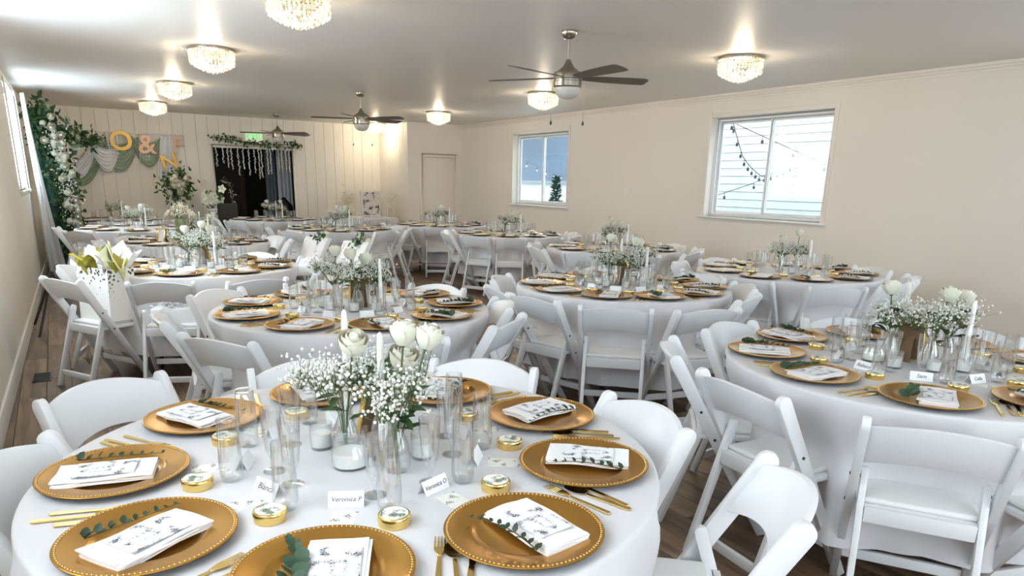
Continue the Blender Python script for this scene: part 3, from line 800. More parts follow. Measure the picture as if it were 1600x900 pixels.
for s in range(2):
    rnd = random.Random(50+s); mb = MB()
    for k in range(9):
        a = rnd.random()*6.28; p = Vector((.02*cos(a), .02*sin(a), rnd.uniform(.10, .20)))
        mb.leaf(p, (cos(a), sin(a), rnd.uniform(-.2, .9)), (0, 0, 1), rnd.uniform(.05, .085), rnd.uniform(.025, .04))
    FOLIAGE.append(mb.mesh('foliage', 'leaf', 180))
VASE = MB().lathe([(.0005, .0), (.026, 0), (.034, .012), (.037, .04), (.030, .075), (.019, .105), (.017, .12), (.024, .142), (.022, .142), (.0155, .12), (.0175, .105), (.028, .075), (.035, .04), (.032, .014), (.0005, .006)], 28)
VASE = VASE.mesh('bud_vase', 'glass', 60)
CYL = MB().lathe([(.0005, 0), (.034, 0), (.036, .003), (.036, .19), (.034, .19), (.034, .008), (.0005, .008)], 28).mesh('cylinder_vase', 'glass', 50)
VOT = MB().lathe([(.0005, 0), (.026, 0), (.028, .003), (.031, .072), (.029, .072), (.0265, .008), (.0005, .008)], 24).mesh('votive_glass', 'glass', 50)
VWAX = MB().lathe([(.0005, .009), (.0262, .009), (.0275, .045), (.0005, .044)], 20).mesh('candle_wax', 'wax', 50)
JAR = MB().lathe([(.0005, 0), (.040, 0), (.046, .004), (.047, .045), (.040, .055), (.040, .068), (.042, .07), (.042, .078), (.038, .078), (.038, .055), (.044, .045), (.044, .008), (.0005, .007)], 32).mesh('candle_jar', 'glass', 50)
JWAX = MB().lathe([(.0005, .008), (.0435, .008), (.0435, .042), (.0005, .041)], 28).mesh('candle_wax', 'wax', 50)
TAPER = {}
def taper_mesh(h):
    if h not in TAPER:
        TAPER[h] = MB().lathe([(.0005, 0), (.0115, 0), (.0112, h*.3), (.0088, h*.9), (.006, h*.985), (.0005, h)], 16).mesh('candle', 'wax', 60)
    return TAPER[h]
WICK = MB().tube([(0, 0, 0), (.0008, 0, .012)], .0009, 5).mesh('wick', 'wick')
HOLD = MB().lathe([(.0005, 0), (.032, 0), (.034, .004), (.020, .012), (.012, .022), (.016, .032), (.016, .05), (.0128, .05), (.0128, .028), (.0005, .026)], 24).mesh('candle_holder', 'glass', 50)
def frame_meshes(w=.115, h=.165, b=.014):
    mb = MB(); mb.box(-w/2, -w/2+b, -.008, .008, 0, h); mb.box(w/2-b, w/2, -.008, .008, 0, h); mb.box(-w/2+b, w/2-b, -.008, .008, 0, b); mb.box(-w/2+b, w/2-b, -.008, .008, h-b, h)
    back = MB().box(-w/2+.006, w/2-.006, .008, .012, .006, h-.006)
    strut = prism([(-.03, .0), (.03, 0), (.016, .12), (-.016, .12)], .003, 'y', 0)
    card = MB().box(-w/2+b, w/2-b, -.002, 0, b, h-b)
    return mb.mesh('moulding', 'brass', bevel=.002), back.mesh('backing', 'kraft'), strut.mesh('easel_strut', 'kraft'), card.mesh('table_number_card', 'card')
FR = frame_meshes()
def table_frame(pos, rz, label):
    t = ob('table_frame', None, None, pos, (0, 0, rz), label, 'frame', 'gold table frames')
    for n, m in zip(('moulding', 'backing', 'number_card'), (FR[0], FR[1], FR[3])): ob(n, m, t, (0, 0, .002), (radians(-14), 0, 0))
    ob('easel_strut', FR[2], t, (0, .082, 0), (radians(24), 0, 0))
    return t
ORD = ['leftmost', 'second', 'third', 'fourth', 'rightmost']
def centrepiece(key, rot, lod):
    tx, ty, ns, a0, ph, _ = TABLES[key]; rnd = random.Random(key)
    c, s = cos(rot), sin(rot)
    def Q(x, y, z=TH): return Vector((tx+x*c-y*s, ty+x*s+y*c, z))
    cam_right = Vector((cos(radians(32.6)), -sin(radians(32.6)), 0))
    def side(p):
        v = (Vector(p)-Vector((tx, ty, 0))); return v.dot(cam_right)
    # vases
    vs = [(.035, -.136), (-.035, .035), (.07, .03)] if lod == 0 else ([(-.10, .02), (.03, -.05), (.13, .04)] if lod < 2 else [(-.07, 0), (.08, .02)])
    names = {1: ['only'], 2: ['left', 'right'], 3: ['left', 'middle', 'right']}[len(vs)]
    order = sorted(range(len(vs)), key=lambda i: side(Q(*vs[i])))
    for rank, i in enumerate(order):
        nm = names[rank]; p = Q(*vs[i])
        ob('bud_vase', VASE, None, p, (0, 0, rnd.random()*6), 'clear glass bud vase, %s of the %s on the %s' % (nm, {2: 'two', 3: 'three'}[len(vs)], ph), 'vase', 'clear bud vases')
        bst, bbl = BREATH[(i+ord(key)) % 3]
        g = ob('babys_breath_spray', None, None, (p.x, p.y, TH+.012), (0, 0, rnd.random()*6), "airy white baby's breath in the %s bud vase, %s" % (nm, ph), 'flowers', "baby's breath sprays")
        ob('stems', bst, g); ob('blossoms', bbl, g, kind='stuff')
        ob('foliage', FOLIAGE[i % 2], g, kind='stuff')
        if lod == 0: tips = [[(.018, -.015, .325), (.062, -.045, .318)], [(-.02, -.135, .305)], [(.01, -.10, .245)]][i]
        else: tips = [[(rnd.uniform(-.05, .05), rnd.uniform(-.04, .04), rnd.uniform(.24, .31))] for _ in range(1)][0]
        for j, (dx, dy, h) in enumerate(tips):
            rn = 'white rose in the %s bud vase, %s' % (nm, ph) if len(tips) == 1 else '%s white rose in the %s bud vase, %s' % (('left', 'right')[j], nm, ph)
            rose((p.x, p.y, TH+.02), (p.x+dx, p.y+dy, TH+h), rn, i+j, lod < 2, lod)
    # tapers
    tp = [(.003, .115, .345), (.039, -.041, .31)] if lod == 0 else [(-.02, .13, .30), (.16, -.06, .26)]
    tp = sorted(tp, key=lambda q: side(Q(q[0], q[1])))
    for k, (x, y, h) in enumerate(tp):
        p = Q(x, y); nm = ('left', 'right')[k]
        hd = ob('candle_holder', HOLD, None, p, (0, 0, 0), 'clear glass holder under the %s taper candle, %s' % (nm, ph), 'candle holder', 'glass taper holders')
        t = ob('taper_candle', taper_mesh(h), None, (p.x, p.y, TH+.0265), (0, 0, 0), 'tall white taper candle, %s of the pair on the %s' % (nm, ph), 'candle', 'white taper candles')
        ob('wick', WICK, t, (0, 0, h))
    vo = [(-.08, .105), (.127, -.09)] if lod == 0 else ([(-.12, -.10), (.02, -.13), (.14, -.11)] if lod < 2 else [(0, -.12)])
    vo = sorted(vo, key=lambda q: side(Q(*q)))
    for k, q in enumerate(vo):
        nm = {1: 'single', 2: ('left', 'right')[k] if len(vo) == 2 else '', 3: ('left', 'middle', 'right')[k] if len(vo) == 3 else ''}[len(vo)]
        v = ob('votive_candle', None, None, Q(*q), (0, 0, 0), '%s small glass votive candle on the %s' % (nm, ph), 'candle', 'glass votive candles')
        ob('votive_glass', VOT, v); ob('candle_wax', VWAX, v)
    if lod < 2:
        q = (-.055, -.052) if lod == 0 else (-.16, .02)
        j = ob('jar_candle', None, None, Q(*q), (0, 0, 0), 'wide squat glass jar candle on the '+ph, 'candle')
        ob('jar', JAR, j); ob('candle_wax', JWAX, j)
        # the card stands with its face turned towards the room, easel back to the viewer
        fp = Q(.09, .175) if lod == 0 else Q(.02, .09)
        table_frame(fp, radians({'A': 205, 'B': 170, 'C': 95, 'D': 95, 'E': 120}[key]), 'gold framed table number on the '+ph)
for key, (x, y, ns, a0, ph, lod) in TABLES.items():
    centrepiece(key, 0 if lod == 0 else {'D': -.7, 'B': -.5, 'C': -.7}.get(key, -.6), lod)
# ------------------------------------------------------------------ chandeliers
def chandelier_meshes():
    ring = MB().lathe([(.001, 0), (.195, 0), (.205, -.004), (.205, -.022), (.198, -.024), (.001, -.02)], 40).mesh('ceiling_plate', 'nickel', 40)
    cr = MB(); fr = MB()
    for r_, (R, n, z0, rows) in enumerate(((.195, 40, -.030, 5),)):
        for k in range(rows):
            for i in range(n):
                a = 2*pi*(i+.5*(k % 2)*0)/n; cr.octa((R*cos(a), R*sin(a), z0-k*.020), .0115, .0105)
    for (R, n, z) in ((.19, 34, -.128), (.16, 28, -.146), (.125, 22, -.162), (.09, 16, -.178), (.05, 9, -.192), (.01, 3, -.203)):
        for i in range(n):
            a = 2*pi*(i+.5)/n; cr.octa((R*cos(a), R*sin(a), z), .0125, .02)
    for z in (-.04, -.08, -.118):
        fr.lathe([(.186, z), (.188, z-.003), (.186, z-.006), (.184, z-.003), (.186, z)], 40)
    bulb = MB()
    for i in range(4):
        a = pi/2*i+.4; bulb.ball((.09*cos(a), .09*sin(a), -.07), .022, 10, 6)
    return ring, cr.mesh('crystals', 'crystal'), fr.mesh('wire_rings', 'nickel', 60), bulb
CHM = chandelier_meshes()
CHL = [(1.473, 4.916, 'crystal chandelier cut by the top edge, nearest in the left row'), (1.397, 7.433, 'second crystal chandelier from the front in the left row'),
       (1.46, 10.318, 'third crystal chandelier from the front in the left row'), (1.513, 13.152, 'farthest crystal chandelier of the left row near the swags'),
       (5.428, 4.732, 'crystal chandelier above left of the large window'), (5.531, 8.023, 'crystal chandelier partly behind the nearest ceiling fan'),
       (5.673, 11.337, 'crystal chandelier above the white door wall'), (5.75, 14.35, 'crystal chandelier in the alcove behind the middle fan')]
for n, (x, y, lab) in enumerate(CHL):
    t = ob('chandelier', None, None, (x, y, ZC), (0, 0, n*.31), lab, 'chandelier', 'crystal flush chandeliers')
    ob('ceiling_plate', CHM[0], t); ob('crystals', CHM[1], t, kind='stuff'); ob('wire_rings', CHM[2], t)
    l = bpy.data.lights.new('chandelier_lamp', 'POINT'); l.energy = CHAND_W; l.color = WARM; l.shadow_soft_size = .06
    lo = bpy.data.objects.new('chandelier_lamp', l); COL.objects.link(lo); lo.parent = t; lo.location = (0, 0, -.085)
# ------------------------------------------------------------------ ceiling fans
CAN = MB().lathe([(.001, 0), (.062, 0), (.064, -.01), (.058, -.035), (.04, -.055), (.016, -.062), (.001, -.062)], 28).mesh('canopy', 'nickel', 40)
ROD = MB().tube([(0, 0, -.06), (0, 0, -.215)], .011, 12).mesh('downrod', 'nickel', 60)
MOT = MB().lathe([(.001, -.20), (.018, -.205), (.026, -.225), (.045, -.258), (.082, -.285), (.108, -.30), (.112, -.31), (.112, -.345), (.106, -.35), (.106, -.362), (.112, -.366), (.112, -.40), (.104, -.41), (.001, -.41)], 36).mesh('motor_housing', 'nickel', 35)
BOWL = MB().lathe([(.100, -.41), (.100, -.425), (.090, -.455), (.065, -.478), (.03, -.49), (.0005, -.493)], 32).mesh('light_bowl', 'opal', 60)
def blade_mesh():
    pts = []
    out = [(.10, -.028), (.16, -.045), (.30, -.062), (.50, -.070), (.62, -.070), (.655, -.055), (.665, -.02), (.66, .05), (.645, .066), (.50, .066), (.30, .058), (.16, .042), (.10, .026)]
    mb = prism(out, .007, 'z', 0); m = Matrix.Rotation(radians(-11), 4, 'X')
    mb.v = [tuple(m @ Vector(v)) for v in mb.v]
    return mb.mesh('blade', 'blade', bevel=.002, bseg=1)
BLADE = blade_mesh()
for n, (x, y, rot, lab) in enumerate(((3.517, 4.771, 0, 'nearest brushed nickel ceiling fan with five dark blades'), (3.652, 9.623, -.66, 'middle ceiling fan in front of the alcove chandelier'), (3.633, 13.85, -.63, 'farthest ceiling fan above the exit sign'))):
    t = ob('ceiling_fan', None, None, (x, y, ZC), (0, 0, 0), lab, 'ceiling fan', 'ceiling fans')
    ob('canopy', CAN, t); ob('downrod', ROD, t); ob('motor_housing', MOT, t); ob('light_bowl', BOWL, t)
    for k in range(5): ob('blade', BLADE, t, (0, 0, -.335), (0, 0, rot+radians(-19)+k*2*pi/5))
    for k, (dx, dy, L) in enumerate(((.12, -.06, .25), (-.10, .07, .25))):
        c = ob('pull_chain', MB().tube([(dx, dy, -.40), (dx, dy, -.40-L)], .0022, 5).mesh('pull_chain', 'nickel'), t)
        ob('pull_knob', MB().lathe([(.0005, 0), (.006, -.006), (.009, -.03), (.0005, -.034)], 10, Matrix.Translation((dx, dy, -.40-L))).mesh('pull_knob', 'bolt', 60), c)
# ------------------------------------------------------------------ wall fittings
t = ob('wall_outlet', MB().box(-.005, 0, -.036, .036, -.058, .058).mesh('cover_plate', 'trim', bevel=.002), None, (XR, 8.276, 1.39), (0, 0, 0), 'white switch plate on the wall between the windows', 'switch')
for z in (-.02, .02): ob('rocker', MB().box(-.008, -.004, -.015, .015, z-.014, z+.014).mesh('rocker', 'card', bevel=.001), t)
t = ob('wall_hook', MB().tube([(0, 0, .05), (-.02, 0, .05), (-.03, 0, .0), (-.03, 0, -.05), (-.01, 0, -.07)], .006, 8).mesh('hook', 'trim', 60), None, (XR, 8.26, 2.36), (0, 0, 0), 'small white hook high on the wall above the switch plate', 'hook')
t = ob('floor_vent', MB().box(-.06, .06, -.14, .14, 0, .006).mesh('vent_frame', 'bolt', bevel=.002), None, (-.255, 6.1, 0), (0, 0, -LA), 'dark metal floor vent beside the left wall', 'vent')
for k in range(9): ob('louver', MB().box(-.05, .05, -.125+k*.028, -.11+k*.028, .006, .009).mesh('louver', 'black'), t)
# exit sign
t = ob('exit_sign', MB().box(-.16, .16, -.03, .0, -.095, .095).mesh('sign_housing', 'exit', bevel=.008), None, (3.475, YB-.014, 2.245), (0, 0, 0), 'pale exit sign with green letters over the doorway', 'sign')
ob('lettering', text_mesh('lettering', 'EXIT', .135, 'exitgreen', .002, 0, 0), t, (0, -.033, 0), (radians(90), 0, 0))
for s in (-1, 1):
    ob('arrow', prism([(s*.150, 0), (s*.132, .022), (s*.132, -.022)], .003, 'y', -.033).mesh('arrow', 'exitgreen'), t)
# ivy garland over the doorway
def leafy(path, n, L, Wd, spread, seed, material='leaf'):
    rnd = random.Random(seed); mb = MB(); N = len(path)-1
    for i in range(n):
        f = rnd.random()*N; k = min(N-1, int(f)); p = Vector(path[k]).lerp(Vector(path[k+1]), f-k)
        p = p+Vector((rnd.gauss(0, spread), rnd.gauss(0, spread*.5), rnd.gauss(0, spread)))
        d = Vector((rnd.gauss(0, 1), rnd.gauss(-.4, .8), rnd.gauss(0, 1)))
        mb.leaf(p, d, (rnd.gauss(0, 1), rnd.gauss(-1, 1), rnd.gauss(0, 1)), L*rnd.uniform(.6, 1.3), Wd*rnd.uniform(.6, 1.3))
    return mb.mesh('leaves', material, 180)
gp = [Vector((2.62, 0, 2.20)), Vector((3.0, 0, 2.17)), Vector((3.35, 0, 2.13)), Vector((3.7, 0, 2.10)), Vector((4.05, 0, 2.13)), Vector((4.34, 0, 2.10))]
gp = [Vector((p.x, YB-.09, p.z)) for p in gp]
t = ob('ivy_garland', MB().tube(gp, .006, 5).mesh('vine', 'twig', 60), None, (0, 0, 0), (0, 0, 0), 'green ivy garland hung along the top of the exit doorway', 'garland')
ob('leaves', leafy(gp, 240, .055, .04, .035, 3), t, kind='stuff')
# hanging white blossom strands in the doorway
rnd = random.Random(12); SX = [2.74, 2.86, 2.95, 3.02, 3.14, 3.24, 3.34, 3.45, 3.53, 3.58, 3.70, 3.76, 3.92, 3.98, 4.06, 4.13]
for k, x in enumerate(SX):
    L = [.36, .30, .38, .42, .52, .40, .52, .46, .58, .56, .50, .48, .44, .42, .40, .44][k]
    mb = MB(); z = 0
    while z > -L:
        mb.ball((rnd.gauss(0, .008), rnd.gauss(0, .008), z), rnd.uniform(.009, .016), 6, 3); z -= .017
    st = ob('blossom_strand', MB().tube([(0, 0, .01), (.004, 0, -L/2), (0, 0, -L)], .0015, 4).mesh('string', 'trim'), None, (x, YB-.036, DZ+.012), (0, 0, 0), 'white blossom strand in the doorway, %s from the left' % ['first', 'second', 'third', 'fourth', 'fifth', 'sixth', 'seventh', 'eighth', 'ninth', 'tenth', 'eleventh', 'twelfth', 'thirteenth', 'fourteenth', 'fifteenth', 'rightmost'][k], 'garland', 'hanging blossom strands')
    ob('blossoms', mb.mesh('blossoms', 'blossom', 180), st, kind='stuff')
# inside the dark hall
def curtain(name, x0, x1, y, z0, z1, folds, amp, material, label):
    mb = MB().grid(lambda u, v: Vector((x0+(x1-x0)*u, y+amp*sin(u*folds*2*pi)*(.6+.4*(1-v))+amp*.4*sin(u*folds*4.4+v), z0+(z1-z0)*v)), folds*8, 10)
    return ob(name, mb.mesh(name, material, 180), None, (0, 0, 0), (0, 0, 0), label, 'curtain')
curtain('hall_curtain', 4.22, 4.66, 16.4, .02, 2.2, 5, .03, 'whitefab', 'pale curtain at the right inside the dark doorway')
curtain('hall_curtain', 4.0, 4.24, 16.55, .02, 2.2, 3, .03, 'greycurtain', 'grey curtain beside the pale curtain inside the dark doorway')
t = ob('hall_door', MB().box(2.95, 3.65, 17.0, 17.06, 0, 2.1).mesh('door_leaf', 'hallbrown', bevel=.004), None, label='dark brown door leaf seen through the exit doorway', cat='door')
for z0, z1 in ((.25, .95), (1.1, 1.95)): ob('inset_panel', MB().box(3.05, 3.55, 16.99, 17.0, z0, z1).mesh('inset_panel', 'hall', bevel=.004), t)
t = ob('black_chair', None, None, (2.62, 14.55, 0), (0, 0, .5), 'black draped chair left of the exit doorway', 'chair')
mb = MB().box(-.22, .22, -.2, .22, .0, .46); ob('seat', mb.mesh('seat', 'black', bevel=.03), t)
ob('backrest', MB().box(-.22, .22, -.26, -.2, .0, 1.0).mesh('backrest', 'black', bevel=.025), t)
t = ob('leaf_wreath', None, None, (2.85, 15.9, 1.05), (0, 0, 0), 'pale leafy branch hanging inside the dark doorway', 'wreath')
wp = [Vector((.30*cos(a), 0, .42*sin(a))) for a in [radians(70-12*i) for i in range(14)]]
ob('branch', MB().tube(wp, .008, 5).mesh('branch', 'twig'), t); ob('leaves', leafy(wp, 120, .05, .03, .03, 8, 'cream'), t, kind='stuff')
t = ob('black_bag', MB().lathe([(.001, 0), (.16, 0), (.19, .1), (.17, .3), (.06, .42), (.03, .47), (.001, .47)], 16).mesh('bag_body', 'black', 60), None, (4.08, 15.45, .62), (0, 0, 0), 'black cloth bundle at the right of the exit doorway', 'bag')
t2 = ob('hall_stool', None, None, (4.08, 15.45, 0), label='dark stool under the black bundle in the doorway', cat='stool')
ob('seat', MB().lathe([(.001, .58), (.17, .58), (.18, .6), (.17, .62), (.001, .62)], 20).mesh('seat', 'hallbrown', 40), t2)
for k in range(4):
    a = pi/4+k*pi/2; ob('leg', MB().tube([(.17*cos(a), .17*sin(a), 0), (.11*cos(a), .11*sin(a), .585)], .014, 6).mesh('leg', 'hallbrown'), t2)
# ------------------------------------------------------------------ swags and letters on the back wall
def swag(name, p0, p1, sag, w, material, label, folds=7, tail=0):
    p0 = Vector(p0); p1 = Vector(p1)
    def fn(u, v):
        b = p0.lerp(p1, u); s = 4*u*(1-u)
        dz = -(sag*(.35+.65*v))*s-(w*(.15+.85*v))*(.35+.65*s)*.55
        y = -.03-.045*s-.022*sin(v*folds*2*pi)*(.25+.75*s)-.02*v
        return Vector((b.x, b.y+y, b.z+dz))
    mb = MB().grid(fn, 28, folds*7)
    return ob(name, mb.mesh(name, material, 180), None, (0, 0, 0), (0, 0, 0), label, 'drape', 'fabric swags')
yb = YB-.02
def hang(name, xt, zt, wt, xb, zb, wb_, material, label, folds=5, bulge=0):
    mb = MB().grid(lambda u, v: Vector((xt+(xb-xt)*v+(wt+(wb_-wt)*v)*(u-.5)+bulge*sin(pi*v)*(u-.3), yb-.05-.02*sin(u*folds*2*pi)-.03*sin(pi*v), zt+(zb-zt)*v-.04*v*sin(pi*u))), folds*8, 14)
    return ob(name, mb.mesh(name, material, 180), None, (0, 0, 0), (0, 0, 0), label, 'drape', 'fabric swags')
swag('fabric_swag', (.30, yb, 1.40), (.92, yb, 2.14), .14, .46, 'sage', 'sage green swag hanging lowest at the left of the wall', 6)
swag('fabric_swag', (.72, yb, 2.16), (1.42, yb, 2.16), .30, .60, 'sage', 'sage green swag under the letter O', 8)
swag('fabric_swag', (1.30, yb, 2.18), (1.80, yb, 2.18), .24, .60, 'sage', 'sage green swag under the ampersand', 7)
swag('fabric_swag', (.28, yb-.03, 1.58), (.76, yb-.03, 2.14), .06, .60, 'whitefab', 'white swag sweeping down to the flower column', 6)
swag('fabric_swag', (.62, yb-.04, 2.08), (1.08, yb-.04, 1.98), .20, .55, 'whitefab', 'white swag left of the letter O', 6)
hang('fabric_tail', 1.52, 2.19, .16, 1.50, 1.72, .20, 'whitefab', 'white fabric tail behind the ampersand', 4)
hang('fabric_tail', 1.92, 2.19, .26, 1.80, 1.46, .26, 'whitefab', 'long white fabric tail behind the rightmost letter', 5)
hang('fabric_tail', 1.00, 2.19, .22, 1.02, 1.80, .16, 'whitefab', 'white fabric tail seen through the letter O', 4)
ob('curtain_rod', MB().tube([(.35, yb-.03, 2.20), (2.2, yb-.03, 2.20)], .008, 8).mesh('rod', 'trim', 60), label='thin white rod holding the swags on the back wall', cat='rod')
def letter(ch, x, z, size, rot, material, label, dy=.13):
    me = text_mesh('letter', ch, size, material, .012, 0, .008)
    return ob('wall_letter', me, None, (x, yb-dy, z), (radians(90), radians(rot), 0), label, 'letter', 'wall letters')
letter('O', 1.13, 2.04, .46, 0, 'goldpaint', 'gold letter O on the sage swag')
letter('&', 1.54, 2.00, .46, 0, 'rose_gold', 'rose gold ampersand between the letters')
letter('N', 1.88, 1.72, .38, -14, 'goldpaint', 'gold letter N tilted below the rose gold letter', .16)
letter('F', 2.05, 2.02, .40, 4, 'rose_gold', 'rose gold letter at the right end of the swags', .12)
# ------------------------------------------------------------------ flower column by the left wall
def rose_cluster(root, pts, r, seed):
    for k, p in enumerate(pts):
        a = Vector(p[1]).normalized(); b = ob('rose', BLOOM[k % 3], root, p[0], scale=(r, r, r)); b.rotation_mode = 'QUATERNION'; b.rotation_quaternion = Vector((0, 0, 1)).rotation_difference(a)
rnd = random.Random(77)
t = ob('flower_column', None, None, (.02, 12.45, 0), (0, 0, 0), 'tall column of eucalyptus and ivory roses by the left wall', 'floral column')
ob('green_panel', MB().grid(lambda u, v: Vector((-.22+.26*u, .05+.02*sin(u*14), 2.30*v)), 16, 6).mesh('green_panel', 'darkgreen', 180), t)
ob('post', MB().box(-.03, .05, .06, .10, 0, 2.4).mesh('post', 'bolt'), t)
cp = [Vector((.20, 0, .30)), Vector((.17, -.04, .7)), Vector((.12, -.06, 1.1)), Vector((.12, -.07, 1.5)), Vector((.08, -.06, 1.8)), Vector((0, -.05, 2.1)), Vector((-.10, -.02, 2.35))]
ob('leaves', leafy(cp, 900, .10, .06, .085, 21, 'leaf'), t, kind='stuff'); ob('eucalyptus_leaves', leafy(cp, 420, .075, .06, .10, 22, 'euca2'), t, kind='stuff')
arm = [Vector((.10, -.08, 1.95)), Vector((.30, .3, 2.02)), Vector((.48, .6, 2.02)), Vector((.62, .9, 1.96))]
ob('leaves', leafy(arm, 260, .09, .055, .065, 23, 'leaf'), t, kind='stuff')
ob('arm_branch', MB().tube(arm, .012, 6).mesh('arm_branch', 'twig'), t); ob('main_branch', MB().tube(cp, .015, 6).mesh('main_branch', 'twig'), t)
pts = []
for k in range(52):
    f = rnd.uniform(.3, 5.2); i = int(f); p = cp[i].lerp(cp[i+1], f-i)+Vector((rnd.gauss(.03, .05), -.10+rnd.gauss(0, .03), rnd.gauss(0, .05)))
    pts.append((p, (rnd.gauss(.3, .4), -1, rnd.gauss(0, .4))))
rose_cluster(t, pts, 1.35, 1)
pts = [(arm[1].lerp(arm[2], rnd.random())+Vector((rnd.gauss(0, .05), -.10, rnd.gauss(0, .06))), (rnd.gauss(.3, .4), -1, rnd.gauss(0, .4))) for k in range(8)]
rose_cluster(t, pts, 1.0, 2)
mb = MB()
for k in range(420):
    f = rnd.uniform(.2, 5.0); i = int(f); p = cp[i].lerp(cp[i+1], f-i)+Vector((rnd.gauss(.05, .07), -.12+rnd.gauss(0, .03), rnd.gauss(0, .06))); mb.ball(p, rnd.uniform(.007, .014), 6, 3)
ob('small_blossoms', mb.mesh('small_blossoms', 'blossom', 180), t, kind='stuff')
mb = MB().grid(lambda u, v: Vector((-.19+.10*sin(u*5*pi)*.25+.30*(1-v)**1.5*u*.7, 11.70+.55*u+.03*sin(u*7*2*pi), .03+2.45*v)), 60, 14)
ob('sheer_curtain', mb.mesh('sheer_curtain', 'sheer', 180), None, (0, 0, 0), (0, 0, 0), 'sheer white curtain hanging before the flower column', 'curtain')
# flower stands
def flower_stand(pos, h, kind, label):
    t = ob('flower_stand', None, None, pos, (0, 0, 0), label, 'flower stand', 'flower stands')
    ob('pedestal', MB().lathe([(.001, 0), (.13, 0), (.13, .02), (.06, .05), (.042, .12), (.038, h*.6), (.05, h-.05), (.085, h-.015), (.085, h), (.001, h)], 24).mesh('pedestal', 'resin', 40), t)
    rnd = random.Random(kind)
    if kind == 'posy':
        c = [Vector((0, 0, h+.12)), Vector((0, -.02, h+.45))]
        ob('foliage', leafy(c, 420, .085, .05, .10, 31, 'leaf'), t, kind='stuff')
        rose_cluster(t, [(Vector((rnd.gauss(0, .08), -.10-rnd.random()*.05, h+.28+rnd.gauss(0, .10))), (rnd.gauss(0, .5), -1, rnd.gauss(.2, .5))) for k in range(16)], 1.5, 5)
    else:
        c = [Vector((0, 0, h+.08)), Vector((.04, -.02, h+.26))]
        ob('foliage', leafy(c, 70, .09, .05, .06, 33, 'leaf'), t, kind='stuff')
        for k in range(16):
            p = Vector((rnd.gauss(0, .09), rnd.gauss(-.05, .05), h+.20+rnd.gauss(0, .10)))
            mb = MB()
            for j in range(5):
                a = 2*pi*j/5; mb.leaf((0, 0, 0), (cos(a), -.35, sin(a)), (0, -1, 0), .085, .058, .12, True)
            b = ob('orchid_bloom', mb.mesh('orchid_bloom', 'petal', 180), t, p, (rnd.gauss(0, .3), rnd.gauss(0, .3), rnd.gauss(0, .4)))
    return t
flower_stand((1.90, 14.3, 0), 1.02, 'posy', 'white pedestal with dark greenery and white roses under the letters')
flower_stand((2.31, 13.45, 0), .93, 'orchid', 'white pedestal of white orchids left of the exit doorway')
# ------------------------------------------------------------------ photo table in the alcove
t = ob('photo_table', None, None, (5.05, 13.55, 0), (0, 0, 0), 'long cloth-covered table holding the framed photo in the alcove', 'table')
def rect_cloth(hx, hy, zt, hem):
    mb = MB(); N = 120; vs = []; per = []
    for i in range(N):
        u = i/N*4; s = int(u); f = u-s; c = [(-hx, -hy), (hx, -hy), (hx, hy), (-hx, hy)]
        a, b = c[s], c[(s+1) % 4]; per.append((a[0]+(b[0]-a[0])*f, a[1]+(b[1]-a[1])*f))
    NV = 8
    for j in range(NV+1):
        k = j/NV
        for i, (x, y) in enumerate(per):
            w = 1+k*(.02+.02*sin(i*.9)); vs.append((x*w, y*w, zt+(hem-zt)*k))
    fs = [tuple(range(N))]
    for j in range(NV):
        for i in range(N): fs.append((j*N+i, (j+1)*N+i, (j+1)*N+(i+1) % N, j*N+(i+1) % N))
    return mb.add(vs, fs)
ob('tablecloth', rect_cloth(.62, .40, .765, .06).mesh('tablecloth', 'cloth', 40), t)
ob('tabletop', MB().box(-.6, .6, -.38, .38, .73, .76).mesh('tabletop', 'card'), t)
for sx in (-1, 1):
    for sy in (-1, 1): ob('leg', MB().tube([(sx*.5, sy*.3, 0), (sx*.5, sy*.3, .73)], .015, 6).mesh('leg', 'bolt'), t)
t = ob('framed_portrait', None, None, (5.38, 13.80, .766), (radians(-9), 0, 0), 'white framed portrait photo leaning on the alcove table', 'frame')
w, h, b = .40, .50, .025
mb = MB(); mb.box(-w/2, -w/2+b, -.01, .01, 0, h); mb.box(w/2-b, w/2, -.01, .01, 0, h); mb.box(-w/2, w/2, -.01, .01, 0, b); mb.box(-w/2, w/2, -.01, .01, h-b, h)
ob('moulding', mb.mesh('moulding', 'trim', bevel=.003), t); ob('photo', MB().box(-w/2+b, w/2-b, -.004, .004, b, h-b).mesh('photo', 'photo'), t)
for k, (x, y, lab) in enumerate(((4.75, 13.45, 'dried flower vase left of the framed photo'), (5.62, 13.40, 'pampas grass vase right of the framed photo'))):
    v = ob('cylinder_vase', CYL, None, (x, y, .766), (0, 0, 0), 'clear glass '+lab, 'vase')
    g = ob('dried_flowers', None, None, (x, y, .78), (0, 0, 0), ('tan dried blooms left of the framed photo', 'pale pampas plumes right of the framed photo')[k], 'flowers')
    st, bl = BREATH[k]; ob('stems', MB().tube([(0, 0, 0), (.02, 0, .3)], .003, 5).mesh('stems', 'twig'), g)
    c = [Vector((0, 0, .15)), Vector((.02, 0, .40))]
    ob('plumes', leafy(c, 160, .08, .012 if k else .03, .06, 40+k, 'cream'), g, kind='stuff')
for k, x in enumerate((5.0, 5.16)):
    v = ob('votive_candle', None, None, (x, 13.25, .766), (0, 0, 0), 'small votive before the framed photo, %s one' % ('left', 'right')[k], 'candle', 'glass votive candles')
    ob('votive_glass', VOT, v); ob('candle_wax', VWAX, v)
for k, (x, rz) in enumerate(((4.62, 0), (5.10, 0))):
    chair((x, 12.95, 0), rz, 'white folding chair pushed up to the photo table, %s one' % ('left', 'right')[k], 'white folding chairs', False)
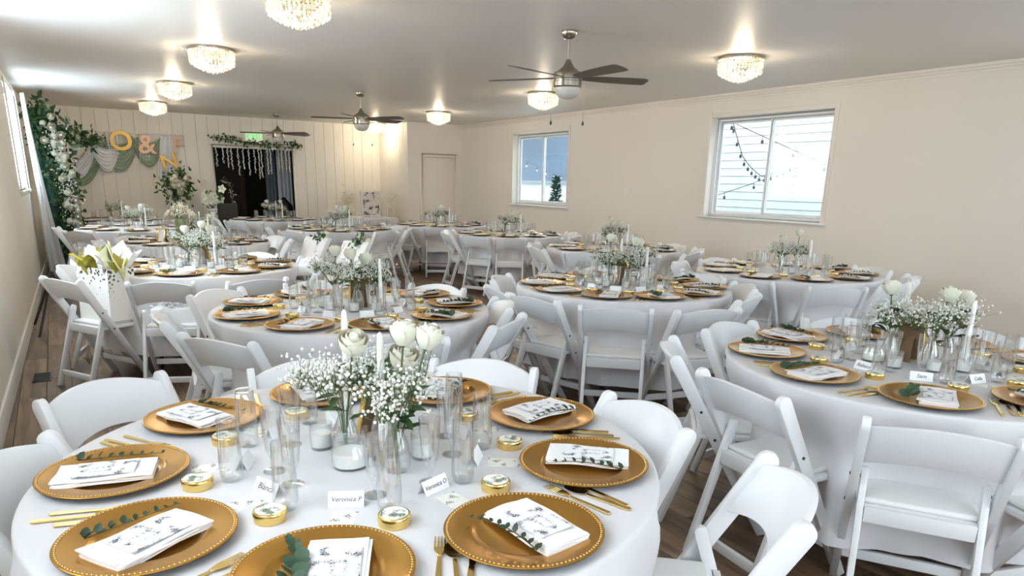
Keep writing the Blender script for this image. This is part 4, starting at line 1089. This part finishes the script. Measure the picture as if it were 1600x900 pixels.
# green vase with cream blooms
x, y = polar('L', -130, .30)
v = ob('tall_vase', MB().lathe([(.0005, 0), (.05, 0), (.052, .004), (.056, .26), (.054, .27), (.048, .27), (.046, .02), (.0005, .016)], 28).mesh('vase_body', 'greenglass', 50), None, (x, y, TH), (0, 0, 0), 'tall olive green cylinder vase left of the white roses', 'vase')
g = ob('cream_flowers', None, None, (x, y, TH+.20), (0, 0, 0), 'cream wildflowers in the olive green vase', 'flowers')
mb = MB(); st = MB(); rnd = random.Random(4)
for k in range(220):
    a = rnd.random()*6.28; e = rnd.random()**.5; p = Vector((.15*e*cos(a), .15*e*sin(a), .10+.10*(1-e*e)+rnd.gauss(0, .015))); mb.ball(p, .0085*rnd.uniform(.7, 1.2), 6, 3)
    if k % 6 == 0: st.tube([(0, 0, 0), p], .0015, 4)
ob('blossoms', mb.mesh('blossoms', 'cream', 180), g, kind='stuff'); ob('stems', st.mesh('stems', 'stem'), g)
x, y = polar('L', -160, .42); table_frame((x, y, TH), radians(300), 'gold framed table number on the table with the green vase')
# ------------------------------------------------------------------ gift bag on a chair
gc = CHAIRS[('E', -150)]
t = ob('gift_bag', None, None, gc.matrix_basis @ Vector((.0, .09, .462)), (0, 0, gc.rotation_euler.z), 'white gift bag with dark dots on a folding chair', 'gift bag')
def bag_shell(w, d, h, th=.0015):
    mb = MB(); o = [(-w/2, -d/2), (w/2, -d/2), (w/2, 0), (w/2, d/2), (-w/2, d/2), (-w/2, 0)]
    vs = []
    for j in range(5):
        k = j/4
        for (x, y) in o: vs.append((x*(1-.03*sin(pi*k)), y*(1-.15*k)*(.85 if y == 0 else 1), h*k))
    fs = [tuple(range(5, -1, -1))]
    for j in range(4):
        for i in range(6): fs.append((j*6+i, j*6+(i+1) % 6, (j+1)*6+(i+1) % 6, (j+1)*6+i))
    return mb.add(vs, fs)
ob('bag_body', bag_shell(.36, .23, .37).mesh('bag_body', 'dots'), t)
for s in (-1, 1):
    ob('ribbon_handle', MB().grid(lambda u, v: Vector((-.07+.14*u+(v-.5)*.0, s*.085+s*.03*sin(pi*u), .36-.13*sin(pi*u)+(v-.5)*.016)), 14, 1).mesh('ribbon_handle', 'tissue', 180), t)
rnd = random.Random(9)
for k, (x, y, m, rz, sc_) in enumerate(((-.12, -.03, 'tissue', .2, 1.0), (-.07, .03, 'olive', 2.2, 1.1), (.0, -.04, 'olive', 1.0, 1.1), (.06, .03, 'tissue', .4, 1.2), (.12, -.02, 'tissue', 1.7, 1.1), (.10, .05, 'paleolive', 3.0, 1.2), (.15, .02, 'olive', 5.0, .8), (-.15, .05, 'tissue', 4.0, 1.0))):
    mb = MB(); ph = rnd.random()*6
    def fn(u, v):
        a = (u-.5)*3.6; r = .025+.11*v; j = .018*sin(7*u*3+ph)*v+.012*sin(11*v+5*u)
        return Vector((r*sin(a)*.9+j, r*cos(a)*.35+.03*sin(5*u+ph)*v, -.04+.20*v-.05*abs(sin(a*1.5))*v+j))
    mb.grid(fn, 12, 6)
    ob('tissue_paper', mb.mesh('tissue_paper', m), t, (x, y, .31), (rnd.uniform(-.25, .25), rnd.uniform(-.35, .35), rz), scale=(sc_*1.15,)*3)
# second gift: white box with shredded top on the next chair
gc = CHAIRS[('E', -112)]
t = ob('white_gift_box', None, None, gc.matrix_basis @ Vector((0, .08, .462)), (0, 0, gc.rotation_euler.z), 'white gift box with crumpled white filling on a folding chair', 'gift box')
mb = MB(); mb.box(-.15, .15, -.11, .11, 0, .10); ob('box_body', mb.mesh('box_body', 'tissue', bevel=.006), t)
mb = MB(); rnd = random.Random(3)
for k in range(150):
    p = Vector((rnd.uniform(-.14, .14), rnd.uniform(-.10, .10), .10+rnd.random()*.06)); mb.leaf(p, (rnd.gauss(0, 1), rnd.gauss(0, 1), rnd.random()), (rnd.gauss(0, 1), 0, 1), .045, .022, .4)
ob('paper_filling', mb.mesh('paper_filling', 'tissue'), t, kind='stuff')
# black easel folded against the left wall behind the gift chair
t = ob('folding_easel', None, None, (-.24, 8.0, 0), (0, 0, 0), 'black metal easel legs behind the gift bag chair', 'easel')
for k, (a, b) in enumerate((((-.10, .40, 0), (.12, .12, .55)), ((-.05, -.28, 0), (.12, .12, .55)), ((.26, .1, 0), (.12, .12, .55)))): ob('leg', MB().tube([a, b], .012, 6).mesh('leg', 'black'), t)
# ------------------------------------------------------------------ two draped chairs with posies
for k, (x, y, rz) in enumerate(((2.30, 8.15, 1.85), (2.52, 7.45, 1.85))):
    c = chair((x, y, 0), rz, 'draped folding chair with a flower posy on its back, %s of the two' % ('left', 'right')[k], 'flower-backed chairs', False, 'draped_chair')
    def fn(u, v):
        a = u*2-1; z = .50+.32*v; th = .035
        return Vector((a*.215, up_y(min(z, .775))-.03*(1-a*a)+(.0), z))
    mb = MB()
    for s in (-1, 1):
        g = MB().grid(lambda u, v: Vector(((u*2-1)*.222, up_y(.47+.34*v)+s*.028-.045*(1-(u*2-1)**2)*v+.006*sin(u*17+v*3), .47+.34*v)), 14, 6)
        mb.add(g.v, g.f if s < 0 else [tuple(reversed(f)) for f in g.f])
    n = 15*7
    for i in range(14): mb.f.append((6*15+i, 6*15+i+1, n+6*15+i+1, n+6*15+i))
    for j in range(6): mb.f.append((j*15, (j+1)*15, n+(j+1)*15, n+j*15)); mb.f.append((n+j*15+14, n+(j+1)*15+14, (j+1)*15+14, j*15+14))
    ob('chair_cover', mb.mesh('chair_cover', 'tissue', 60), c)
    pz = [Vector((.0, -.27, .84)), Vector((.0, -.25, .72)), Vector((.0, -.22, .60))]
    ob('posy_leaves', leafy(pz, 130, .055, .035, .045, 60+k, 'leaf'), c, kind='stuff')
    for j in range(7): 
        b = ob('posy_rose', BLOOM[j % 3], c, pz[j % 3]+Vector((random.gauss(0, .05), -.04, random.gauss(0, .03))), (radians(100), 0, random.uniform(-.4, .4)))
# ------------------------------------------------------------------ outside the windows
t = ob('neighbouring_house', None, None, (10.1, 6.0, 0), (0, 0, 0), 'white clapboard house wall outside the large window', 'house')
ob('wall_core', MB().box(.06, .30, -7.5, 3.9, -.3, 4.6).mesh('wall_core', 'siding_gap'), t)  # dark core in the gaps stands in for shadow lines between boards
m = Matrix.Rotation(radians(4.5), 4, 'Y')
bd = MB().box(-.012, .012, -7.5, 3.9, 0, .1255, m).mesh('siding_board', 'siding')
for k in range(37): ob('siding_board', bd, t, (.045, 0, -.3+k*.131))
struct('ground_outside', MB().box(7.6, 60, -30, 60, -.5, -.3), 'lawn')
o = ob('hillside', MB().grid(lambda u, v: Vector((38+26*v, -10+100*u, -2+(14+3*sin(u*9)+2*sin(u*23))*sin(v*pi/2))), 60, 10).mesh('hillside', 'hill', 180), label='blue grey wooded hillside beyond the smaller window', cat='hill')
t = ob('white_outbuilding', MB().box(24, 28, 17, 50, -.3, 1.5).mesh('outbuilding_wall', 'siding'), None, label='low white building in the distance outside the smaller window', cat='building')
ob('roof_edge', MB().box(23.7, 28.2, 16.7, 50.3, 1.5, 1.66).mesh('roof_edge', 'siding_gap'), t)
t = ob('conifer', None, None, (17.5, 24.26, -.3), label='dark green conical tree outside the smaller window', cat='tree')
ob('trunk', MB().tube([(0, 0, 0), (0, 0, .5)], .06, 8).mesh('trunk', 'twig'), t)
mb = MB(); rnd = random.Random(2)
for k in range(420):
    z = .2+1.85*rnd.random()**1.2; r = .55*(1-(z-.2)/1.95)*rnd.uniform(.5, 1); a = rnd.random()*6.28
    mb.leaf((r*cos(a)*.6, r*sin(a)*.6, z), (cos(a), sin(a), .6), (0, 0, 1), .2, .10)
ob('foliage', mb.mesh('foliage', 'conifer', 180), t, kind='stuff')
def string_lights(pts, n, label, sag=.25, drop=.11):
    pts = [Vector(p) for p in pts]; path = []
    for i in range(len(pts)-1):
        for k in range(12):
            f = k/12; p = pts[i].lerp(pts[i+1], f); p.z -= sag*4*f*(1-f); path.append(p)
    path.append(pts[-1])
    o = path[0].copy(); t = ob('string_lights', None, None, o, (0, 0, 0), label, 'string lights', 'outdoor string lights')
    ob('cable', MB().tube([p-o for p in path], .006, 5).mesh('cable', 'cord', 60), t)
    for k in range(n):
        f = (k+.5)/n*(len(path)-1); i = int(f); p = path[i].lerp(path[min(i+1, len(path)-1)], f-i)-o
        s = ob('socket', SOCK, t, p); ob('bulb', BULB, s)
SOCK = MB().lathe([(.001, 0), (.004, 0), (.004, -.05), (.019, -.055), (.019, -.10), (.001, -.10)], 10).mesh('socket', 'cord', 40)
BULB = MB().lathe([(.014, -.10), (.026, -.135), (.024, -.16), (.001, -.178)], 12).mesh('bulb', 'clearbulb', 60)
string_lights([(7.47, 7.97, 2.82), (10.08, 5.14, 1.19)], 9, 'upper straight string of bulbs outside the large window', .02)
string_lights([(7.47, 6.75, 2.75), (9.0, 7.62, 1.93), (9.5, 7.63, 1.655), (10.08, 7.5, 1.86)], 15, 'drooping string of bulbs outside the large window', .03)
string_lights([(7.47, 8.06, 1.04), (10.08, 7.95, 1.64)], 4, 'low string of bulbs at the left of the large window', .03)
string_lights([(7.47, 13.4, 2.5), (23.95, 30, 1.9)], 14, 'string of white bulbs outside the smaller window', .35)
